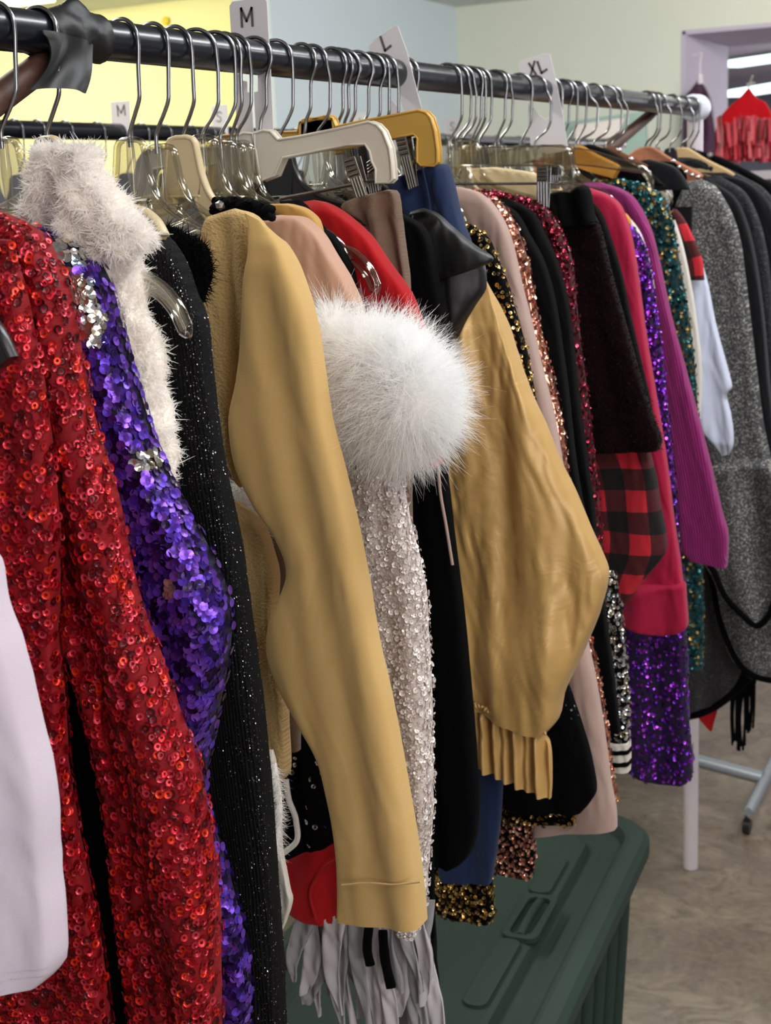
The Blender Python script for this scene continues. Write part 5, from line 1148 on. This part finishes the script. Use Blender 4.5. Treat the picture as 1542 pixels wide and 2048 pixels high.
gd = Geo(); stt = Tube([(-.20, -.20, .20, -.20), (-.22, -.26, .22, -.26), (-.2, -.6, .2, -.6), (-.22, -1.0, .22, -1.0)], 0, .012, f_soft, world=True, n=30, k=32); stt.put(gd); gm = gd.build('cloth', gmats[0])
ys = list(np.r_[np.linspace(2.16, 3.2, 13), np.linspace(3.35, 5.9, 12)]+rg.uniform(-.018, .018, 25))
for i, yy in enumerate(ys):
    h_ = bpy.data.objects.new('clothes_hanger', None); COL.objects.link(h_); h_.location = (X2, yy, H2)
    tag(h_, 'black hanger among the crowded ones on the rail behind', 'hanger', 'hangers on the rail behind')
    a_ = hk if i == 0 else hk.copy(); b_ = bd if i == 0 else bd.copy()
    if i: COL.objects.link(a_); COL.objects.link(b_)
    a_.parent = h_; b_.parent = h_; h_.rotation_euler = (0, 0, rg.uniform(-.1, .1))
    if i % 2 == 0 or yy > 3:
        c_ = gm if i == 0 else gm.copy()
        if i: COL.objects.link(c_); c_.data = gm.data.copy(); c_.data.materials.clear(); c_.data.materials.append(gmats[i % len(gmats)])
        c_.name = 'dark_garment'; c_.location = (X2, yy+.004, H2); c_.rotation_euler = h_.rotation_euler
        tag(c_, 'dark garment among those hanging on the rail behind', 'garment', 'garments on the rail behind')
def at2(px, py, x=None, y=None): return aty(px, py, y)
def bdiv(txt, px, py, w_, h_, yb, lab, tsz):
    P = [aty(px, py, yb), aty(px+w_, py-3, yb), aty(px+w_+3, py+h_, yb), aty(px+4, py+h_, yb)]
    e = empty('size_divider', tuple(P[0]), lab, 'size divider', 'size dividers on the rail behind')
    bm_obj('divider_card', prism_bm(P, .0015, bev=.0003), M['card'], e)
    letters(txt, yb-.0015, tsz, e, M['ink'])
bdiv([[(236, 232), (234, 211), (242, 226), (248, 210), (250, 230)]], 221, 204, 38, 66, y_of(240, 262, X2), 'white size divider lettered M on the rail behind', .0026)
SS = [(443, 227), (439, 223), (434, 225), (434, 231), (441, 235), (442, 241), (438, 244), (433, 241)]
bdiv([SS], 422, 212, 32, 58, y_of(438, 262, X2), 'white size divider lettered S on the rail behind', .0022)
bdiv([[(719, 236), (721, 250), (729, 248)]], 706, 228, 30, 44, y_of(720, 268, X2), 'white size divider lettered L on the rail behind', .0024)
bdiv([[(x*.8+554, y*.8+66) for x, y in SS]], 889, 238, 30, 44, y_of(903, 272, X2), 'white size divider with a faint S mark, right of the yellow skirt hanger', .0022)

# ------------------------------------------------------------------ far clothes by the opening
e = garment('halter_top', 6.0, 'red halter top with a tinsel fringe hanging in the far right background', 'top')
yy = 6.0
stack('bib', [(1496, 176, 1499, 176), (1480, 196, 1512, 195), (1462, 212, 1530, 205), (1444, 232, 1545, 232), (1436, 252, 1556, 255)], yy, fabric('vivid_red_cloth', 'ee1020', 'd80c1c'), e, .03, [(20, .012, 0, 2)])
rg = np.random.default_rng(33)
M['tinsel'] = sequin_mat('red_tinsel', ['e84450', 'b82030', 'f07078', '8c1420', 'd03040'], .5, 0)
g = Geo()
for lay, (y0, y1) in enumerate(((236, 285), (258, 318))):
    for i in range(90):
        x = 1434+i*1.5+rg.normal(0, 1); a_ = aty(x, y0+rg.normal(0, 4), yy-.03+.01*lay); b_ = aty(x+rg.normal(1, 4), y1+rg.normal(0, 5), yy-.045+rg.normal(0, .015))
        s_ = np.array([.004, .003, 0]); g.add([a_-s_, a_+s_, b_+s_*1.3, b_-s_*1.3], [[0, 1, 2, 3]], 0, smooth=False)
g.build('tinsel_fringe', M['tinsel'], e)
stack('skirt', [(1442, 250, 1560, 250), (1444, 290, 1570, 290), (1448, 322, 1580, 322)], yy+.02, M['wine'], e, .05, lump)
g = Geo(); wire(g, [aty(1497, 176, yy), aty(1500, 166, yy), aty(1506, 150, yy)], .003, n=8); wire(g, [aty(1494, 170, yy), aty(1510, 166, yy)], .006, n=6); g.build('strap', M['cream'], e)
e = garment('purple_dress', 10.18, 'wine purple satin dress hanging against the lilac door jamb', 'dress')
M['plum'] = fabric('plum_satin', '4a2440', '30182c', rough=.6, sheen=.1)
stack('dress', [(1394, 162, 1402, 162), (1384, 180, 1412, 180), (1374, 196, 1420, 198), (1370, 230, 1428, 230), (1368, 270, 1434, 270), (1368, 310, 1438, 310), (1365, 400, 1445, 400)], 10.18, M['plum'], e, .09, [(26, .04, 0, 1), (50, .02, 1, 2)])
g = Geo(); wire(g, [aty(1386, 112, 10.18), aty(1396, 108, 10.18), aty(1404, 106, 10.18), aty(1401, 118, 10.18), aty(1400, 150, 10.18)], .005, n=14); wire(g, [aty(1400, 148, 10.16), aty(1401, 168, 10.16)], .02, n=6); g.build('hanger_hook', M['post'], e)
e = garment('purple_blouse', 6.2, 'small dark purple cloth beside the red halter top at the right edge', 'top')
stack('cloth', [(1532, 238, 1570, 238), (1530, 270, 1575, 270), (1534, 300, 1570, 300)], 6.15, M['violet_net'], e, .03, ())
# display table with folded clothes
tzz = 1.0
pc = at(1500, 345, 1, 5.2)
e = empty('display_table', (float(pc[0]), 5.2, 0), 'white display shelf unit at the right background, loaded with folded clothes', 'table')
zt = float(at(1500, 322, 1, 5.2)[2])-.03
g = Geo(); box(g, (pc[0]+.35, 5.4, zt-.02), (1.25, .5, .03)); g.build('shelf_top', M['post'], e)
g = Geo(); box(g, (pc[0]+.35, 5.6, zt/2), (1.25, .03, zt-.04)); g.build('back_panel', M['post'], e)
for sx in (-.27, .97):
    g = Geo(); box(g, (pc[0]+sx, 5.4, zt/2-.02), (.03, .5, zt-.04)); g.build('side_panel', M['post'], e)
g = Geo(); box(g, (pc[0]+.35, 5.4, zt-.2), (1.2, .46, .02)); g.build('shelf', M['post'], e)
for i, (c_, lb) in enumerate([('b9a0c8', 'lilac'), ('5c9a6a', 'green'), ('d8a8a0', 'peach'), ('9cc8c8', 'aqua'), ('d8c8a8', 'cream')]):
    s_ = Geo(); x = pc[0]-.15+i*.13
    V = Tube([(x-.055, zt-.10, x+.055, zt-.10), (x-.06, zt-.14, x+.06, zt-.14), (x-.06, zt-.187, x+.06, zt-.187)], 5.3, .09, [(60, .01, i, 30)], world=True, n=24, k=32); V.put(s_)
    tag(s_.build('folded_cloth', fabric(lb+'_cloth', c_)), lb+' folded cloth on the shelf of the white unit at the right', 'cloth', 'folded cloths on the display shelf')
# small print on the sage wall, behind the hooks
c = aty(1195, 275, 10.2); e = empty('wall_shelf', tuple(c), 'grey green display board with pale pink panel behind the hooks right of the XL divider', 'display board')
P = [aty(x, y, 9.4) for x, y in ((1118, 246), (1292, 222), (1296, 330), (1122, 338))]
bm_obj('board', prism_bm(P, .05, bev=.004), wall_mat('grey_green_board', '8ea69c'), e)
P = [aty(x, y, 9.34) for x, y in ((1152, 250), (1250, 236), (1236, 275), (1150, 282))]
bm_obj('panel', prism_bm(P, .03, bev=.003), wall_mat('pale_pink_board', 'd8cfc8'), e)
# tiny yellow spot on the yellow wall
p = at(331, 42, 1, 8.455); bm = bmesh.new(); bmesh.ops.create_uvsphere(bm, u_segments=16, v_segments=8, radius=.03)
for v in bm.verts: v.co.y *= .3
bmesh.ops.translate(bm, verts=bm.verts, vec=p); tag(bm_obj('wall_sticker', bm, plain('yellow_sticker', 'd8c01c', .6), None, True), 'small round yellow sticker on the yellow wall', 'sticker')
